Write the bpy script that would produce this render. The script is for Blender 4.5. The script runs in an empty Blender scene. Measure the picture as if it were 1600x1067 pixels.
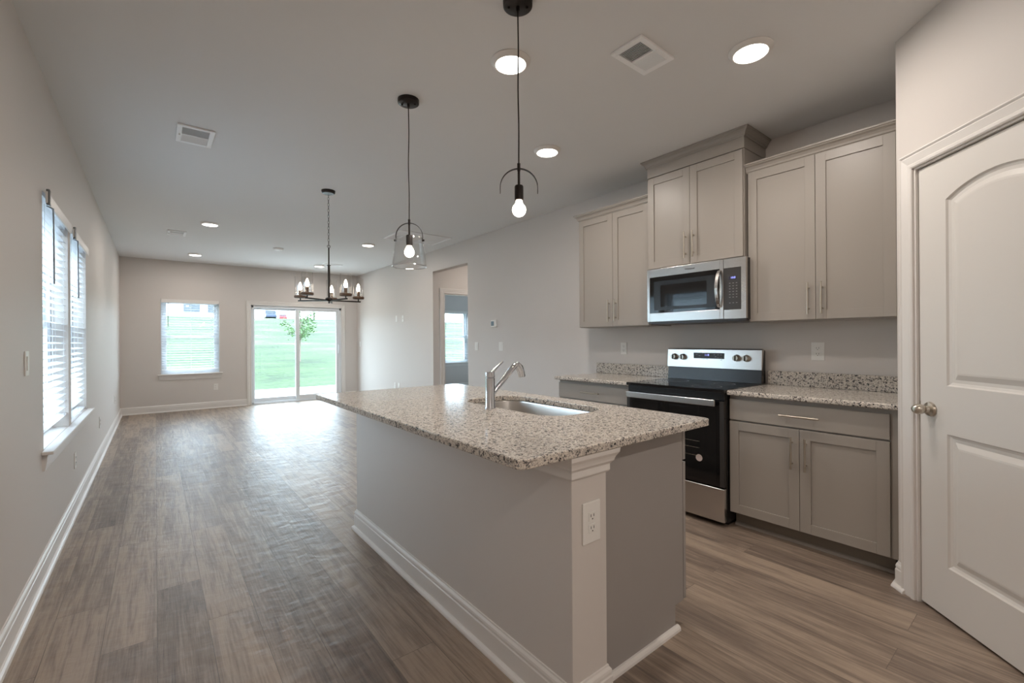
import bpy, bmesh, math, random
from mathutils import Vector, Matrix
random.seed(7)
SC = bpy.context.scene
COL = SC.collection
PI = math.pi

# ------------------------------------------------------------------ camera
H = 1.255
YAW = math.atan(557/700.)
ROLL = 0.0065
cd = bpy.data.cameras.new('camera')
cd.sensor_fit = 'HORIZONTAL'; cd.sensor_width = 36; cd.lens = 36*700/1600.
cd.shift_y = -(533.5-531.5)/1600.
cd.clip_start = 0.02; cd.clip_end = 500
cam = bpy.data.objects.new('camera', cd); COL.objects.link(cam)
cam.matrix_world = (Matrix.Translation((0, 0, H)) @ Matrix.Rotation(-YAW, 4, 'Z')
                    @ Matrix.Rotation(PI/2, 4, 'X') @ Matrix.Rotation(-ROLL, 4, 'Z'))
SC.camera = cam

# ------------------------------------------------------------------ colour management, world
SC.view_settings.view_transform = 'Standard'
SC.view_settings.look = 'None'
SC.view_settings.gamma = 1
SC.view_settings.use_curve_mapping = False
SC.view_settings.exposure = 0.27
W = bpy.data.worlds.new('overcast sky'); SC.world = W; W.use_nodes = True
bg = W.node_tree.nodes['Background']
bg.inputs[0].default_value = (0.69, 0.83, 1.0, 1)
SKY = 11.0
bg.inputs[1].default_value = SKY

RECESS_W = 7.6      # each recessed lamp, watts
WARM = (1.0, 0.91, 0.83)

# ------------------------------------------------------------------ materials
def rgb(r, g, b):
    def f(c):
        c /= 255.
        return c/12.92 if c <= .04045 else ((c+.055)/1.055)**2.4
    return (f(r), f(g), f(b), 1)

def mat(name, col, rough=.5, metal=0., bump=0., bscale=200., spec=.5, var=0., aniso=0.):
    m = bpy.data.materials.new(name); m.use_nodes = True
    nt = m.node_tree; b = nt.nodes['Principled BSDF']
    b.inputs['Base Color'].default_value = col
    b.inputs['Roughness'].default_value = rough
    b.inputs['Metallic'].default_value = metal
    b.inputs['Specular IOR Level'].default_value = spec
    tc = nt.nodes.new('ShaderNodeTexCoord')
    n = nt.nodes.new('ShaderNodeTexNoise'); n.inputs['Scale'].default_value = bscale
    n.inputs['Detail'].default_value = 3
    nt.links.new(tc.outputs['Object'], n.inputs['Vector'])
    if bump:
        bp = nt.nodes.new('ShaderNodeBump'); bp.inputs['Strength'].default_value = bump
        bp.inputs['Distance'].default_value = .002
        nt.links.new(n.outputs['Fac'], bp.inputs['Height'])
        nt.links.new(bp.outputs['Normal'], b.inputs['Normal'])
    if var:
        n2 = nt.nodes.new('ShaderNodeTexNoise'); n2.inputs['Scale'].default_value = 3
        nt.links.new(tc.outputs['Object'], n2.inputs['Vector'])
        mx = nt.nodes.new('ShaderNodeMix'); mx.data_type = 'RGBA'
        mx.inputs[6].default_value = tuple(c*(1-var) for c in col[:3])+(1,)
        mx.inputs[7].default_value = tuple(min(1, c*(1+var)) for c in col[:3])+(1,)
        nt.links.new(n2.outputs['Fac'], mx.inputs[0])
        nt.links.new(mx.outputs[2], b.inputs['Base Color'])
    return m

def emat(name, col, strength):
    m = bpy.data.materials.new(name); m.use_nodes = True
    nt = m.node_tree; nt.nodes.clear()
    e = nt.nodes.new('ShaderNodeEmission'); o = nt.nodes.new('ShaderNodeOutputMaterial')
    e.inputs[0].default_value = tuple(col)+(1,); e.inputs[1].default_value = strength
    nt.links.new(e.outputs[0], o.inputs[0]); return m

def glassmat(name, tint=(1, 1, 1, 1), ior=1.45, gloss=1.0, base=0.0):
    m = bpy.data.materials.new(name); m.use_nodes = True
    nt = m.node_tree; nt.nodes.clear()
    t = nt.nodes.new('ShaderNodeBsdfTransparent'); t.inputs[0].default_value = tint
    g = nt.nodes.new('ShaderNodeBsdfGlossy'); g.inputs['Roughness'].default_value = .02
    fr = nt.nodes.new('ShaderNodeLayerWeight'); fr.inputs[0].default_value = .5
    pw = nt.nodes.new('ShaderNodeMath'); pw.operation = 'POWER'; pw.inputs[1].default_value = 4.0
    nt.links.new(fr.outputs['Facing'], pw.inputs[0])
    mu = nt.nodes.new('ShaderNodeMath'); mu.operation = 'MULTIPLY_ADD'
    mu.inputs[1].default_value = gloss; mu.inputs[2].default_value = base; mu.use_clamp = True
    mx = nt.nodes.new('ShaderNodeMixShader'); o = nt.nodes.new('ShaderNodeOutputMaterial')
    nt.links.new(pw.outputs[0], mu.inputs[0]); nt.links.new(mu.outputs[0], mx.inputs[0])
    nt.links.new(t.outputs[0], mx.inputs[1]); nt.links.new(g.outputs[0], mx.inputs[2])
    nt.links.new(mx.outputs[0], o.inputs[0]); return m

def granite():
    m = bpy.data.materials.new('speckled granite'); m.use_nodes = True
    nt = m.node_tree; b = nt.nodes['Principled BSDF']; L = nt.links.new
    tc = nt.nodes.new('ShaderNodeTexCoord')
    nz = nt.nodes.new('ShaderNodeTexNoise'); nz.inputs['Scale'].default_value = 60; nz.inputs['Detail'].default_value = 2
    L(tc.outputs['Object'], nz.inputs['Vector'])
    va = nt.nodes.new('ShaderNodeVectorMath'); va.operation = 'MULTIPLY_ADD'
    va.inputs[1].default_value = (.012, .012, .012)
    L(nz.outputs['Color'], va.inputs[0]); L(tc.outputs['Object'], va.inputs[2])
    v = nt.nodes.new('ShaderNodeTexVoronoi'); v.inputs['Scale'].default_value = 175
    L(va.outputs[0], v.inputs['Vector'])
    sp = nt.nodes.new('ShaderNodeSeparateColor'); L(v.outputs['Color'], sp.inputs[0])
    cl = nt.nodes.new('ShaderNodeTexNoise'); cl.inputs['Scale'].default_value = 60; cl.inputs['Detail'].default_value = 2
    L(tc.outputs['Object'], cl.inputs['Vector'])
    ad = nt.nodes.new('ShaderNodeMath'); ad.operation = 'MULTIPLY_ADD'
    ad.inputs[1].default_value = .62
    L(sp.outputs[0], ad.inputs[0])
    sc = nt.nodes.new('ShaderNodeMath'); sc.operation = 'MULTIPLY_ADD'
    sc.inputs[1].default_value = 1.1; sc.inputs[2].default_value = -.36
    L(cl.outputs['Fac'], sc.inputs[0]); L(sc.outputs[0], ad.inputs[2])
    r = nt.nodes.new('ShaderNodeValToRGB'); r.color_ramp.interpolation = 'CONSTANT'
    e = r.color_ramp.elements
    e[0].position = 0; e[0].color = rgb(46, 45, 48)
    e[1].position = .17; e[1].color = rgb(104, 101, 101)
    for p, c in ((.28, (156, 148, 140)), (.36, (194, 186, 176)), (.46, (212, 205, 195)), (.60, (180, 170, 160)),
                 (.68, (222, 214, 203)), (.84, (150, 146, 145))):
        x = e.new(p); x.color = rgb(*c)
    L(ad.outputs[0], r.inputs[0]); L(r.outputs[0], b.inputs['Base Color'])
    b.inputs['Roughness'].default_value = .14
    return m

def floormat():
    m = bpy.data.materials.new('wood plank floor'); m.use_nodes = True
    nt = m.node_tree; b = nt.nodes['Principled BSDF']; L = nt.links.new
    N = nt.nodes.new
    tc = N('ShaderNodeTexCoord')
    mp = N('ShaderNodeMapping'); mp.inputs['Rotation'].default_value = (0, 0, PI/2)
    L(tc.outputs['Object'], mp.inputs['Vector'])
    def brick(c1, c2, mortar):
        br = N('ShaderNodeTexBrick'); br.offset = .37; br.squash = 1
        br.inputs['Scale'].default_value = 1
        br.inputs['Brick Width'].default_value = 1.22; br.inputs['Row Height'].default_value = .18
        br.inputs['Mortar Size'].default_value = .0012; br.inputs['Mortar Smooth'].default_value = .1
        br.inputs['Bias'].default_value = 0
        br.inputs['Color1'].default_value = c1; br.inputs['Color2'].default_value = c2
        br.inputs['Mortar'].default_value = mortar
        L(mp.outputs[0], br.inputs['Vector']); return br
    bk = brick((0, 0, 0, 1), (1, 1, 1, 1), (.5, .5, .5, 1))
    # grain: noise stretched along the planks, shifted per plank
    sh = N('ShaderNodeVectorMath'); sh.operation = 'MULTIPLY_ADD'; sh.inputs[1].default_value = (7, 13, 5)
    L(bk.outputs['Color'], sh.inputs[0]); L(tc.outputs['Object'], sh.inputs[2])
    g = N('ShaderNodeMapping'); g.inputs['Scale'].default_value = (14, 1.1, 1)
    L(sh.outputs[0], g.inputs['Vector'])
    n1 = N('ShaderNodeTexNoise'); n1.inputs['Scale'].default_value = 1.6; n1.inputs['Detail'].default_value = 8
    n1.inputs['Roughness'].default_value = .65; n1.inputs['Distortion'].default_value = .6
    L(g.outputs[0], n1.inputs['Vector'])
    g2 = N('ShaderNodeMapping'); g2.inputs['Scale'].default_value = (90, 3.0, 1)
    L(sh.outputs[0], g2.inputs['Vector'])
    n2 = N('ShaderNodeTexNoise'); n2.inputs['Scale'].default_value = 1.5; n2.inputs['Detail'].default_value = 4
    L(g2.outputs[0], n2.inputs['Vector'])
    ma = N('ShaderNodeMath'); ma.operation = 'MULTIPLY_ADD'; ma.inputs[1].default_value = .45
    L(n2.outputs['Fac'], ma.inputs[0]); L(n1.outputs['Fac'], ma.inputs[2])
    mb = N('ShaderNodeMath'); mb.operation = 'MULTIPLY_ADD'; mb.inputs[1].default_value = .22
    sp = N('ShaderNodeSeparateColor'); L(bk.outputs['Color'], sp.inputs[0])
    L(sp.outputs[0], mb.inputs[0]); L(ma.outputs[0], mb.inputs[2])
    r = N('ShaderNodeValToRGB'); e = r.color_ramp.elements
    e[0].position = .42; e[0].color = FLOOR_C[0]
    e[1].position = .98; e[1].color = FLOOR_C[3]
    x = e.new(.60); x.color = FLOOR_C[1]
    x = e.new(.80); x.color = FLOOR_C[2]
    L(mb.outputs[0], r.inputs[0])
    mx = N('ShaderNodeMix'); mx.data_type = 'RGBA'; mx.inputs[7].default_value = rgb(52, 44, 40)
    f2 = N('ShaderNodeMath'); f2.operation = 'MULTIPLY'; f2.inputs[1].default_value = .55
    L(bk.outputs['Fac'], f2.inputs[0]); L(f2.outputs[0], mx.inputs[0])
    L(r.outputs[0], mx.inputs[6]); L(mx.outputs[2], b.inputs['Base Color'])
    # hand scraped ripples across the boards plus fine grain
    g3 = N('ShaderNodeMapping'); g3.inputs['Scale'].default_value = (5, 9, 1)
    L(sh.outputs[0], g3.inputs['Vector'])
    n3 = N('ShaderNodeTexNoise'); n3.inputs['Scale'].default_value = 1.4; n3.inputs['Detail'].default_value = 3
    L(g3.outputs[0], n3.inputs['Vector'])
    b1 = N('ShaderNodeBump'); b1.inputs['Strength'].default_value = .30; b1.inputs['Distance'].default_value = .02
    L(n3.outputs['Fac'], b1.inputs['Height'])
    b2 = N('ShaderNodeBump'); b2.inputs['Strength'].default_value = .40; b2.inputs['Distance'].default_value = .003
    L(ma.outputs[0], b2.inputs['Height']); L(b1.outputs[0], b2.inputs['Normal'])
    L(b2.outputs[0], b.inputs['Normal'])
    rr = N('ShaderNodeMapRange'); rr.inputs['To Min'].default_value = .32; rr.inputs['To Max'].default_value = .54
    L(n3.outputs['Fac'], rr.inputs['Value']); L(rr.outputs[0], b.inputs['Roughness'])
    b.inputs['Specular IOR Level'].default_value = .85
    return m

def grassmat():
    m = bpy.data.materials.new('lawn grass'); m.use_nodes = True
    nt = m.node_tree; b = nt.nodes['Principled BSDF']; L = nt.links.new; N = nt.nodes.new
    tc = N('ShaderNodeTexCoord')
    mp = N('ShaderNodeMapping'); mp.inputs['Scale'].default_value = (.22, .6, 1); L(tc.outputs['Object'], mp.inputs[0])
    n1 = N('ShaderNodeTexNoise'); n1.inputs['Scale'].default_value = 1.1; n1.inputs['Detail'].default_value = 8
    n2 = N('ShaderNodeTexNoise'); n2.inputs['Scale'].default_value = 6; n2.inputs['Detail'].default_value = 5
    L(mp.outputs[0], n1.inputs['Vector']); L(tc.outputs['Object'], n2.inputs['Vector'])
    r = N('ShaderNodeValToRGB'); e = r.color_ramp.elements
    e[0].position = .34; e[0].color = rgb(28, 44, 20)
    e[1].position = .66; e[1].color = rgb(78, 70, 54)
    x = e.new(.45); x.color = rgb(40, 60, 28)
    x = e.new(.57); x.color = rgb(54, 76, 38)
    ad = N('ShaderNodeMath'); ad.operation = 'MULTIPLY_ADD'; ad.inputs[1].default_value = .3
    su = N('ShaderNodeMath'); su.operation = 'SUBTRACT'; su.inputs[1].default_value = .15
    L(n2.outputs['Fac'], ad.inputs[0]); L(n1.outputs['Fac'], ad.inputs[2]); L(ad.outputs[0], su.inputs[0])
    L(su.outputs[0], r.inputs[0]); L(r.outputs[0], b.inputs['Base Color'])
    b.inputs['Roughness'].default_value = .9
    bp = N('ShaderNodeBump'); bp.inputs['Strength'].default_value = .6; bp.inputs['Distance'].default_value = .1
    L(n2.outputs['Fac'], bp.inputs['Height']); L(bp.outputs[0], b.inputs['Normal'])
    return m

def sidingmat(name, col):
    m = mat(name, col, .7)
    nt = m.node_tree; b = nt.nodes['Principled BSDF']; L = nt.links.new; N = nt.nodes.new
    tc = N('ShaderNodeTexCoord'); w = N('ShaderNodeTexWave'); w.bands_direction = 'Z'; w.wave_profile = 'SAW'
    w.inputs['Scale'].default_value = 2.6
    L(tc.outputs['Object'], w.inputs['Vector'])
    bp = N('ShaderNodeBump'); bp.inputs['Strength'].default_value = .5; bp.inputs['Distance'].default_value = .02
    L(w.outputs['Fac'], bp.inputs['Height']); L(bp.outputs[0], b.inputs['Normal'])
    return m

def brushed(name, col, rough, horizontal=True):
    m = mat(name, col, rough, 1.0)
    nt = m.node_tree; b = nt.nodes['Principled BSDF']; L = nt.links.new; N = nt.nodes.new
    tc = N('ShaderNodeTexCoord'); mp = N('ShaderNodeMapping')
    mp.inputs['Scale'].default_value = (1, 1, 300) if horizontal else (300, 300, 1)
    n = N('ShaderNodeTexNoise'); n.inputs['Scale'].default_value = 3
    L(tc.outputs['Object'], mp.inputs[0]); L(mp.outputs[0], n.inputs['Vector'])
    bp = N('ShaderNodeBump'); bp.inputs['Strength'].default_value = .02; bp.inputs['Distance'].default_value = .001
    L(n.outputs['Fac'], bp.inputs['Height']); L(bp.outputs[0], b.inputs['Normal'])
    return m

FLOOR_C = (rgb(68, 57, 51), rgb(103, 89, 80), rgb(132, 116, 103), rgb(162, 144, 127))
M = {}
M['wall'] = mat('greige wall paint', rgb(212, 206, 201), .55, bump=.05, bscale=350, spec=.35)
M['ceil'] = mat('flat ceiling paint', rgb(226, 225, 224), .9, bump=.08, bscale=250, spec=.2)
M['trim'] = mat('white semi gloss trim', rgb(226, 222, 218), .35, spec=.5)
M['door'] = mat('white door paint', rgb(222, 218, 213), .38, spec=.5)
M['cab'] = mat('warm grey cabinet lacquer', rgb(158, 151, 143), .38, spec=.45, bump=.02, bscale=60)
M['cabi'] = mat('cool grey panel lacquer', rgb(160, 155, 151), .45, spec=.4)
M['toe'] = mat('grey toe kick', rgb(128, 120, 110), .55)
M['floor'] = floormat()
M['granite'] = granite()
M['steel'] = brushed('brushed stainless steel', rgb(206, 203, 200), .27)
M['steelv'] = brushed('satin stainless sink steel', rgb(205, 203, 200), .30)
M['nickel'] = mat('satin nickel', rgb(196, 188, 176), .28, 1.0)
M['chrome'] = mat('chrome', rgb(212, 216, 222), .10, 1.0)
M['black'] = mat('black enamel', rgb(26, 25, 26), .25)
M['blackg'] = mat('black glass', rgb(14, 14, 16), .05, spec=.7)
M['ovenwin'] = mat('dark oven window glass', rgb(22, 22, 23), .07, spec=.6)
M['darkgrey'] = mat('dark grey control panel', rgb(58, 56, 55), .3)
M['bronze'] = mat('dark bronze metal', rgb(52, 47, 45), .38, .75)
M['wood'] = mat('brown wood look metal', rgb(98, 74, 56), .5, .2)
M['plate'] = mat('white plastic plate', rgb(232, 230, 226), .35)
M['slot'] = mat('dark slot', rgb(40, 38, 38), .6)
M['ventdark'] = mat('dark duct interior', rgb(52, 50, 50), .8)
M['vent'] = mat('white painted register', rgb(246, 246, 246), .45)
M['vinyl'] = mat('white vinyl frame', rgb(226, 230, 234), .3)
def slatmat():
    m = mat('white faux wood slat', rgb(242, 243, 245), .5)
    b = m.node_tree.nodes['Principled BSDF']
    b.inputs['Subsurface Weight'].default_value = 0
    nt = m.node_tree
    tr = nt.nodes.new('ShaderNodeBsdfTranslucent'); tr.inputs[0].default_value = (.97, .98, 1, 1)
    mx = nt.nodes.new('ShaderNodeMixShader'); mx.inputs[0].default_value = .72
    o = [n for n in nt.nodes if n.type == 'OUTPUT_MATERIAL'][0]
    nt.links.new(b.outputs[0], mx.inputs[1]); nt.links.new(tr.outputs[0], mx.inputs[2])
    nt.links.new(mx.outputs[0], o.inputs[0]); return m
M['slat'] = slatmat()
M['clip'] = mat('clear grey plastic clip', rgb(120, 122, 124), .2, .4)
M['wand'] = mat('grey plastic wand', rgb(128, 134, 140), .3)
M['cord'] = mat('white cord', rgb(222, 222, 222), .7)
M['glass'] = glassmat('window glass', (.97, 1, .98, 1), 1.45, .9, .04)
M['shade'] = glassmat('clear lamp glass', (.985, .985, .985, 1), 1.5, .9, .06)
M['rim'] = glassmat('thick glass rim', (.95, .95, .95, 1), 1.5, .6, .4)
M['lens'] = emat('lit lamp lens', (1, .93, .84), 9)
M['bulb'] = emat('lit bulb', (1, .86, .68), 22)
M['lcd'] = emat('blue lit digits', (.35, .38, 1), 1.6)
M['lcdbg'] = mat('display window', rgb(62, 62, 78), .2)
M['ink'] = mat('grey print', rgb(120, 118, 116), .5)
M['inkd'] = mat('dark print', rgb(60, 60, 62), .5)
M['key'] = mat('light key print', rgb(150, 148, 146), .5)
M['sticker'] = mat('white paper sticker', rgb(196, 182, 178), .6)
M['lcdgrey'] = mat('grey lcd', rgb(118, 138, 150), .3)
M['bulboff'] = mat('white detector plastic', rgb(246, 246, 246), .4)
M['grass'] = grassmat()
M['bounce_ground'] = mat('grey gravel', rgb(150, 152, 152), .9, bump=.4, bscale=25, var=.08)
M['concrete'] = mat('pale concrete', rgb(226, 222, 216), .85, bump=.2, bscale=30, var=.04)
M['siding'] = sidingmat('white lap siding', rgb(236, 236, 238))
M['siding2'] = sidingmat('pale grey lap siding', rgb(205, 212, 220))
M['roof'] = mat('grey shingles', rgb(120, 122, 128), .9, bump=.4, bscale=12)
M['hwin'] = mat('house window glass', rgb(60, 68, 76), .15)
M['carblue'] = mat('slate blue car paint', rgb(48, 58, 80), .25, .2)
M['carred'] = mat('red car paint', rgb(150, 20, 30), .25)
M['tyre'] = mat('tyre rubber', rgb(30, 30, 30), .8)
M['leaf'] = mat('fresh green leaf', rgb(70, 104, 52), .6, var=.2)
M['leafd'] = mat('dusty green leaf', rgb(70, 90, 70), .7, var=.2)
M['bark'] = mat('grey brown bark', rgb(120, 108, 98), .9, bump=.4, bscale=20)
M['rubber'] = mat('dark rubber', rgb(35, 35, 36), .7)

# ------------------------------------------------------------------ mesh builder
class MB:
    def __init__(s): s.v = []; s.f = []; s.m = []; s.smooth = []; s.mi = 0
    def add(s, vs, fs, smooth=False, mi=None):
        o = len(s.v); s.v += [tuple(v) for v in vs]
        for f in fs:
            s.f.append(tuple(i+o for i in f)); s.m.append(s.mi if mi is None else mi); s.smooth.append(smooth)
        return s
    def box(s, x0, x1, y0, y1, z0, z1, mi=None):
        x0, x1 = min(x0, x1), max(x0, x1); y0, y1 = min(y0, y1), max(y0, y1); z0, z1 = min(z0, z1), max(z0, z1)
        v = [(x0,y0,z0),(x1,y0,z0),(x1,y1,z0),(x0,y1,z0),(x0,y0,z1),(x1,y0,z1),(x1,y1,z1),(x0,y1,z1)]
        return s.add(v, [(0,3,2,1),(4,5,6,7),(0,1,5,4),(1,2,6,5),(2,3,7,6),(3,0,4,7)], mi=mi)
    def tube(s, pts, r, n=12, cap=True, mi=None, closed=False):
        pts = [Vector(p) for p in pts]; k = len(pts)
        rs = r if isinstance(r, (list, tuple)) else [r]*k
        rings = []; up = None
        for i, p in enumerate(pts):
            if closed: t = (pts[(i+1) % k]-pts[i-1]).normalized()
            elif i == 0: t = (pts[1]-p).normalized()
            elif i == k-1: t = (p-pts[i-1]).normalized()
            else: t = ((pts[i+1]-p).normalized()+(p-pts[i-1]).normalized()).normalized()
            if up is None:
                up = Vector((0,0,1)) if abs(t.z) < .9 else Vector((1,0,0))
            a = t.cross(up)
            if a.length < 1e-5: a = t.cross(Vector((0,1,0)))
            a.normalize(); b = a.cross(t).normalized(); up = b
            rings.append([p+a*(rs[i]*math.cos(2*PI*j/n))+b*(rs[i]*math.sin(2*PI*j/n)) for j in range(n)])
        v = [q for ring in rings for q in ring]; f = []
        for i in range(k if closed else k-1):
            i2 = (i+1) % k
            for j in range(n):
                f.append((i*n+j, i*n+(j+1) % n, i2*n+(j+1) % n, i2*n+j))
        if cap and not closed:
            f.append(tuple(reversed(range(n)))); f.append(tuple((k-1)*n+j for j in range(n)))
        return s.add(v, f, True, mi)
    def lathe(s, prof, c=(0,0,0), axis='Z', n=32, mi=None, M4=None):
        # prof: (r, h) along the axis
        v = []; f = []; k = len(prof); c = Vector(c)
        for r, h in prof:
            for j in range(n):
                a = 2*PI*j/n; x, y = r*math.cos(a), r*math.sin(a)
                if axis == 'Z': p = Vector((x, y, h))
                elif axis == 'X': p = Vector((h, x, y))
                else: p = Vector((y, h, x))
                if M4 is not None: p = M4 @ p
                v.append(p+c)
        for i in range(k-1):
            for j in range(n):
                f.append((i*n+j, i*n+(j+1) % n, (i+1)*n+(j+1) % n, (i+1)*n+j))
        loop = abs(prof[0][0]-prof[-1][0])+abs(prof[0][1]-prof[-1][1]) < 1e-9
        if prof[0][0] > 1e-6 and not loop: f.append(tuple(reversed(range(n))))
        if prof[-1][0] > 1e-6 and not loop: f.append(tuple((k-1)*n+j for j in range(n)))
        return s.add(v, f, True, mi)
    def sweep(s, prof, path, mi=None, closed=False, flip=False):
        # prof: list of (out, z); path: list of (x, y); out points to the left of travel (right if flip)
        P = [Vector((p[0], p[1])) for p in path]; k = len(P); n = len(prof); v = []; f = []
        sg = -1 if flip else 1
        def nrm(a, b):
            d = (b-a).normalized(); return Vector((-d.y, d.x))*sg
        for i in range(k):
            if closed or 0 < i < k-1:
                n1 = nrm(P[i-1], P[i]); n2 = nrm(P[i], P[(i+1) % k])
                m = (n1+n2); m = m/max(.2, m.dot(n1))
            elif i == 0: m = nrm(P[0], P[1])
            else: m = nrm(P[-2], P[-1])
            for o, z in prof: v.append((P[i].x+m.x*o, P[i].y+m.y*o, z))
        for i in range(k if closed else k-1):
            i2 = (i+1) % k
            for j in range(n):
                j2 = (j+1) % n
                f.append((i*n+j, i*n+j2, i2*n+j2, i2*n+j))
        if not closed:
            f.append(tuple(range(n))); f.append(tuple(reversed([(k-1)*n+j for j in range(n)])))
        return s.add(v, f, False, mi)
    def prism(s, poly, a, b, axis='Z', mi=None, smooth=False):
        n = len(poly); v = []
        for h in (a, b):
            for p, q in poly:
                v.append({'Z': (p, q, h), 'X': (h, p, q), 'Y': (p, h, q)}[axis])
        f = [tuple(reversed(range(n))), tuple(range(n, 2*n))]
        for j in range(n): f.append((j, (j+1) % n, n+(j+1) % n, n+j))
        return s.add(v, f, smooth, mi)
    def build(s, name, mats, parent=None, bevel=0., seg=2, angle=35, sub=0):
        me = bpy.data.meshes.new(name)
        off = Vector((0,0,0))
        inv = Matrix.Identity(4)
        if parent is not None and not parent.get('_local', 0):
            off = Vector(parent['_w']) if '_w' in parent else Vector((0,0,0))
        me.from_pydata([tuple(Vector(v)-off) for v in s.v], [], s.f)
        if not isinstance(mats, (list, tuple)): mats = [mats]
        for m in mats: me.materials.append(m)
        bm = bmesh.new(); bm.from_mesh(me)
        for i, f in enumerate(bm.faces): f.material_index = s.m[i]; f.smooth = s.smooth[i]
        bmesh.ops.remove_doubles(bm, verts=bm.verts, dist=1e-6) if any(s.smooth) and not bevel else None
        bmesh.ops.recalc_face_normals(bm, faces=bm.faces)
        bm.to_mesh(me); bm.free()
        if any(s.smooth): me.set_sharp_from_angle(angle=math.radians(angle))
        ob = bpy.data.objects.new(name, me); COL.objects.link(ob)
        if parent is not None:
            ob.parent = parent
        if bevel:
            md = ob.modifiers.new('bevel', 'BEVEL'); md.width = bevel; md.segments = seg
            md.limit_method = 'ANGLE'; md.angle_limit = math.radians(40); md.harden_normals = False
        return ob

REG = []
def thing(name, label, cat, loc, group=None, rz=0., local=False):
    o = bpy.data.objects.new(name, None); COL.objects.link(o)
    o.location = loc; o.rotation_euler = (0, 0, rz); o.empty_display_size = .1
    o['label'] = label; o['category'] = cat
    if group: o['group'] = group
    if local: o['_local'] = 1
    o['_w'] = tuple(loc); REG.append(o)
    return o
def rep(o, parent_origin):
    "remember the world origin of a part so that its own children line up"
    o['_w'] = tuple(parent_origin['_w']) if '_w' in parent_origin else (0,0,0)
    if parent_origin.get('_local', 0): o['_local'] = 1
    REG.append(o); return o
def part(mb, name, m, par, bevel=0., label=None, **k):
    o = mb.build(name, m, par, bevel, **k); rep(o, par)
    if label: o['label'] = label
    return o
def struct(o, **k):
    if o.parent is None: o['kind'] = 'structure'
    o['_w'] = (0,0,0); REG.append(o); return o
def tag(o, label, cat, group=None, kind=None):
    o['label'] = label; o['category'] = cat
    if group: o['group'] = group
    if kind: o['kind'] = kind
    return o
def kids(o): return [c for c in bpy.data.objects if c.parent == o]
def copy_tree(o, loc=None, label=None, rz=None, par=None):
    ch = kids(o)
    c = o.copy(); COL.objects.link(c)
    if par is not None: c.parent = par
    if loc is not None: c.location = loc; c['_w'] = tuple(loc)
    if rz is not None: c.rotation_euler = (0, 0, rz)
    if label: c['label'] = label
    REG.append(c)
    for k in ch: copy_tree(k, par=c)
    return c
def text_mesh(name, body, size, m, par, loc, rot, ext=.0004):
    cu = bpy.data.curves.new(name, 'FONT'); cu.body = body; cu.size = size; cu.extrude = ext
    cu.align_x = 'CENTER'; cu.align_y = 'CENTER'
    t = bpy.data.objects.new(name+'_src', cu); COL.objects.link(t)
    dg = bpy.context.evaluated_depsgraph_get()
    me = bpy.data.meshes.new_from_object(t.evaluated_get(dg))
    bpy.data.objects.remove(t); me.materials.clear(); me.materials.append(m)
    o = bpy.data.objects.new(name, me); COL.objects.link(o); o.parent = par
    off = Vector(par['_w']) if '_w' in par and not par.get('_local', 0) else Vector((0,0,0))
    o.location = Vector(loc)-off; o.rotation_euler = rot
    return o

# ------------------------------------------------------------------ room shell
XL, XR, YB, ZC = -.48, 3.60, 10.20, 2.74
YF = -3.2        # wall behind the camera
T = .12
def slab(axis, c0, c1, a0, a1, z0, z1, holes):
    "wall slab; axis 'X' = plane of constant x (runs along y); holes (a0,a1,z0,z1)"
    mb = MB()
    As = sorted(set([a0, a1]+[h[0] for h in holes]+[h[1] for h in holes]))
    Zs = sorted(set([z0, z1]+[h[2] for h in holes]+[h[3] for h in holes]))
    for i in range(len(As)-1):
        runs = []
        for j in range(len(Zs)-1):
            am, zm = (As[i]+As[i+1])/2, (Zs[j]+Zs[j+1])/2
            if any(h[0] < am < h[1] and h[2] < zm < h[3] for h in holes): continue
            if runs and abs(runs[-1][1]-Zs[j]) < 1e-9: runs[-1][1] = Zs[j+1]
            else: runs.append([Zs[j], Zs[j+1]])
        for r0, r1 in runs:
            if axis == 'X': mb.box(c0, c1, As[i], As[i+1], r0, r1)
            else: mb.box(As[i], As[i+1], c0, c1, r0, r1)
    return mb

struct(MB().box(XL-.16, 7.7, YF-.16, YB+.16, -.12, 0).build('floor', M['floor']))
struct(MB().box(XL-.16, 7.7, YF-.16, YB+.16, ZC, ZC+.12).build('ceiling', M['ceil']))
WZ0, WZ1 = .655, 2.09
BW2 = (8.5, 9.3)     # unseen opening added to let fill daylight into the bedroom
BWX = (.076, .958)
LW = [(3.50, 4.41), (4.53, 5.44)]     # twin window openings in the left wall
struct(slab('X', XL-.16, XL, YF, YB, 0, ZC, [(a, b, WZ0, WZ1) for a, b in LW]).build('wall_left', M['wall']))
SDX = (1.49, 3.25)                    # sliding door rough opening
BDX = (5.80, 6.62)                    # bedroom window
struct(slab('Y', YB, YB+.16, XL-.16, 7.6, 0, ZC, [(BWX[0], BWX[1], .66, 2.04), (SDX[0], SDX[1], 0, 1.99),
       (BDX[0], BDX[1], .66, 2.04)]).build('wall_back', M['wall']))
struct(slab('X', XR, XR+T, .44, YB, 0, ZC, [(5.564, 6.62, 0, 2.40)]).build('wall_right', M['wall']))
struct(slab('Y', YF-.16, YF, XL-.16, 2.4, 0, ZC, []).build('wall_front', M['wall']))
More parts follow.
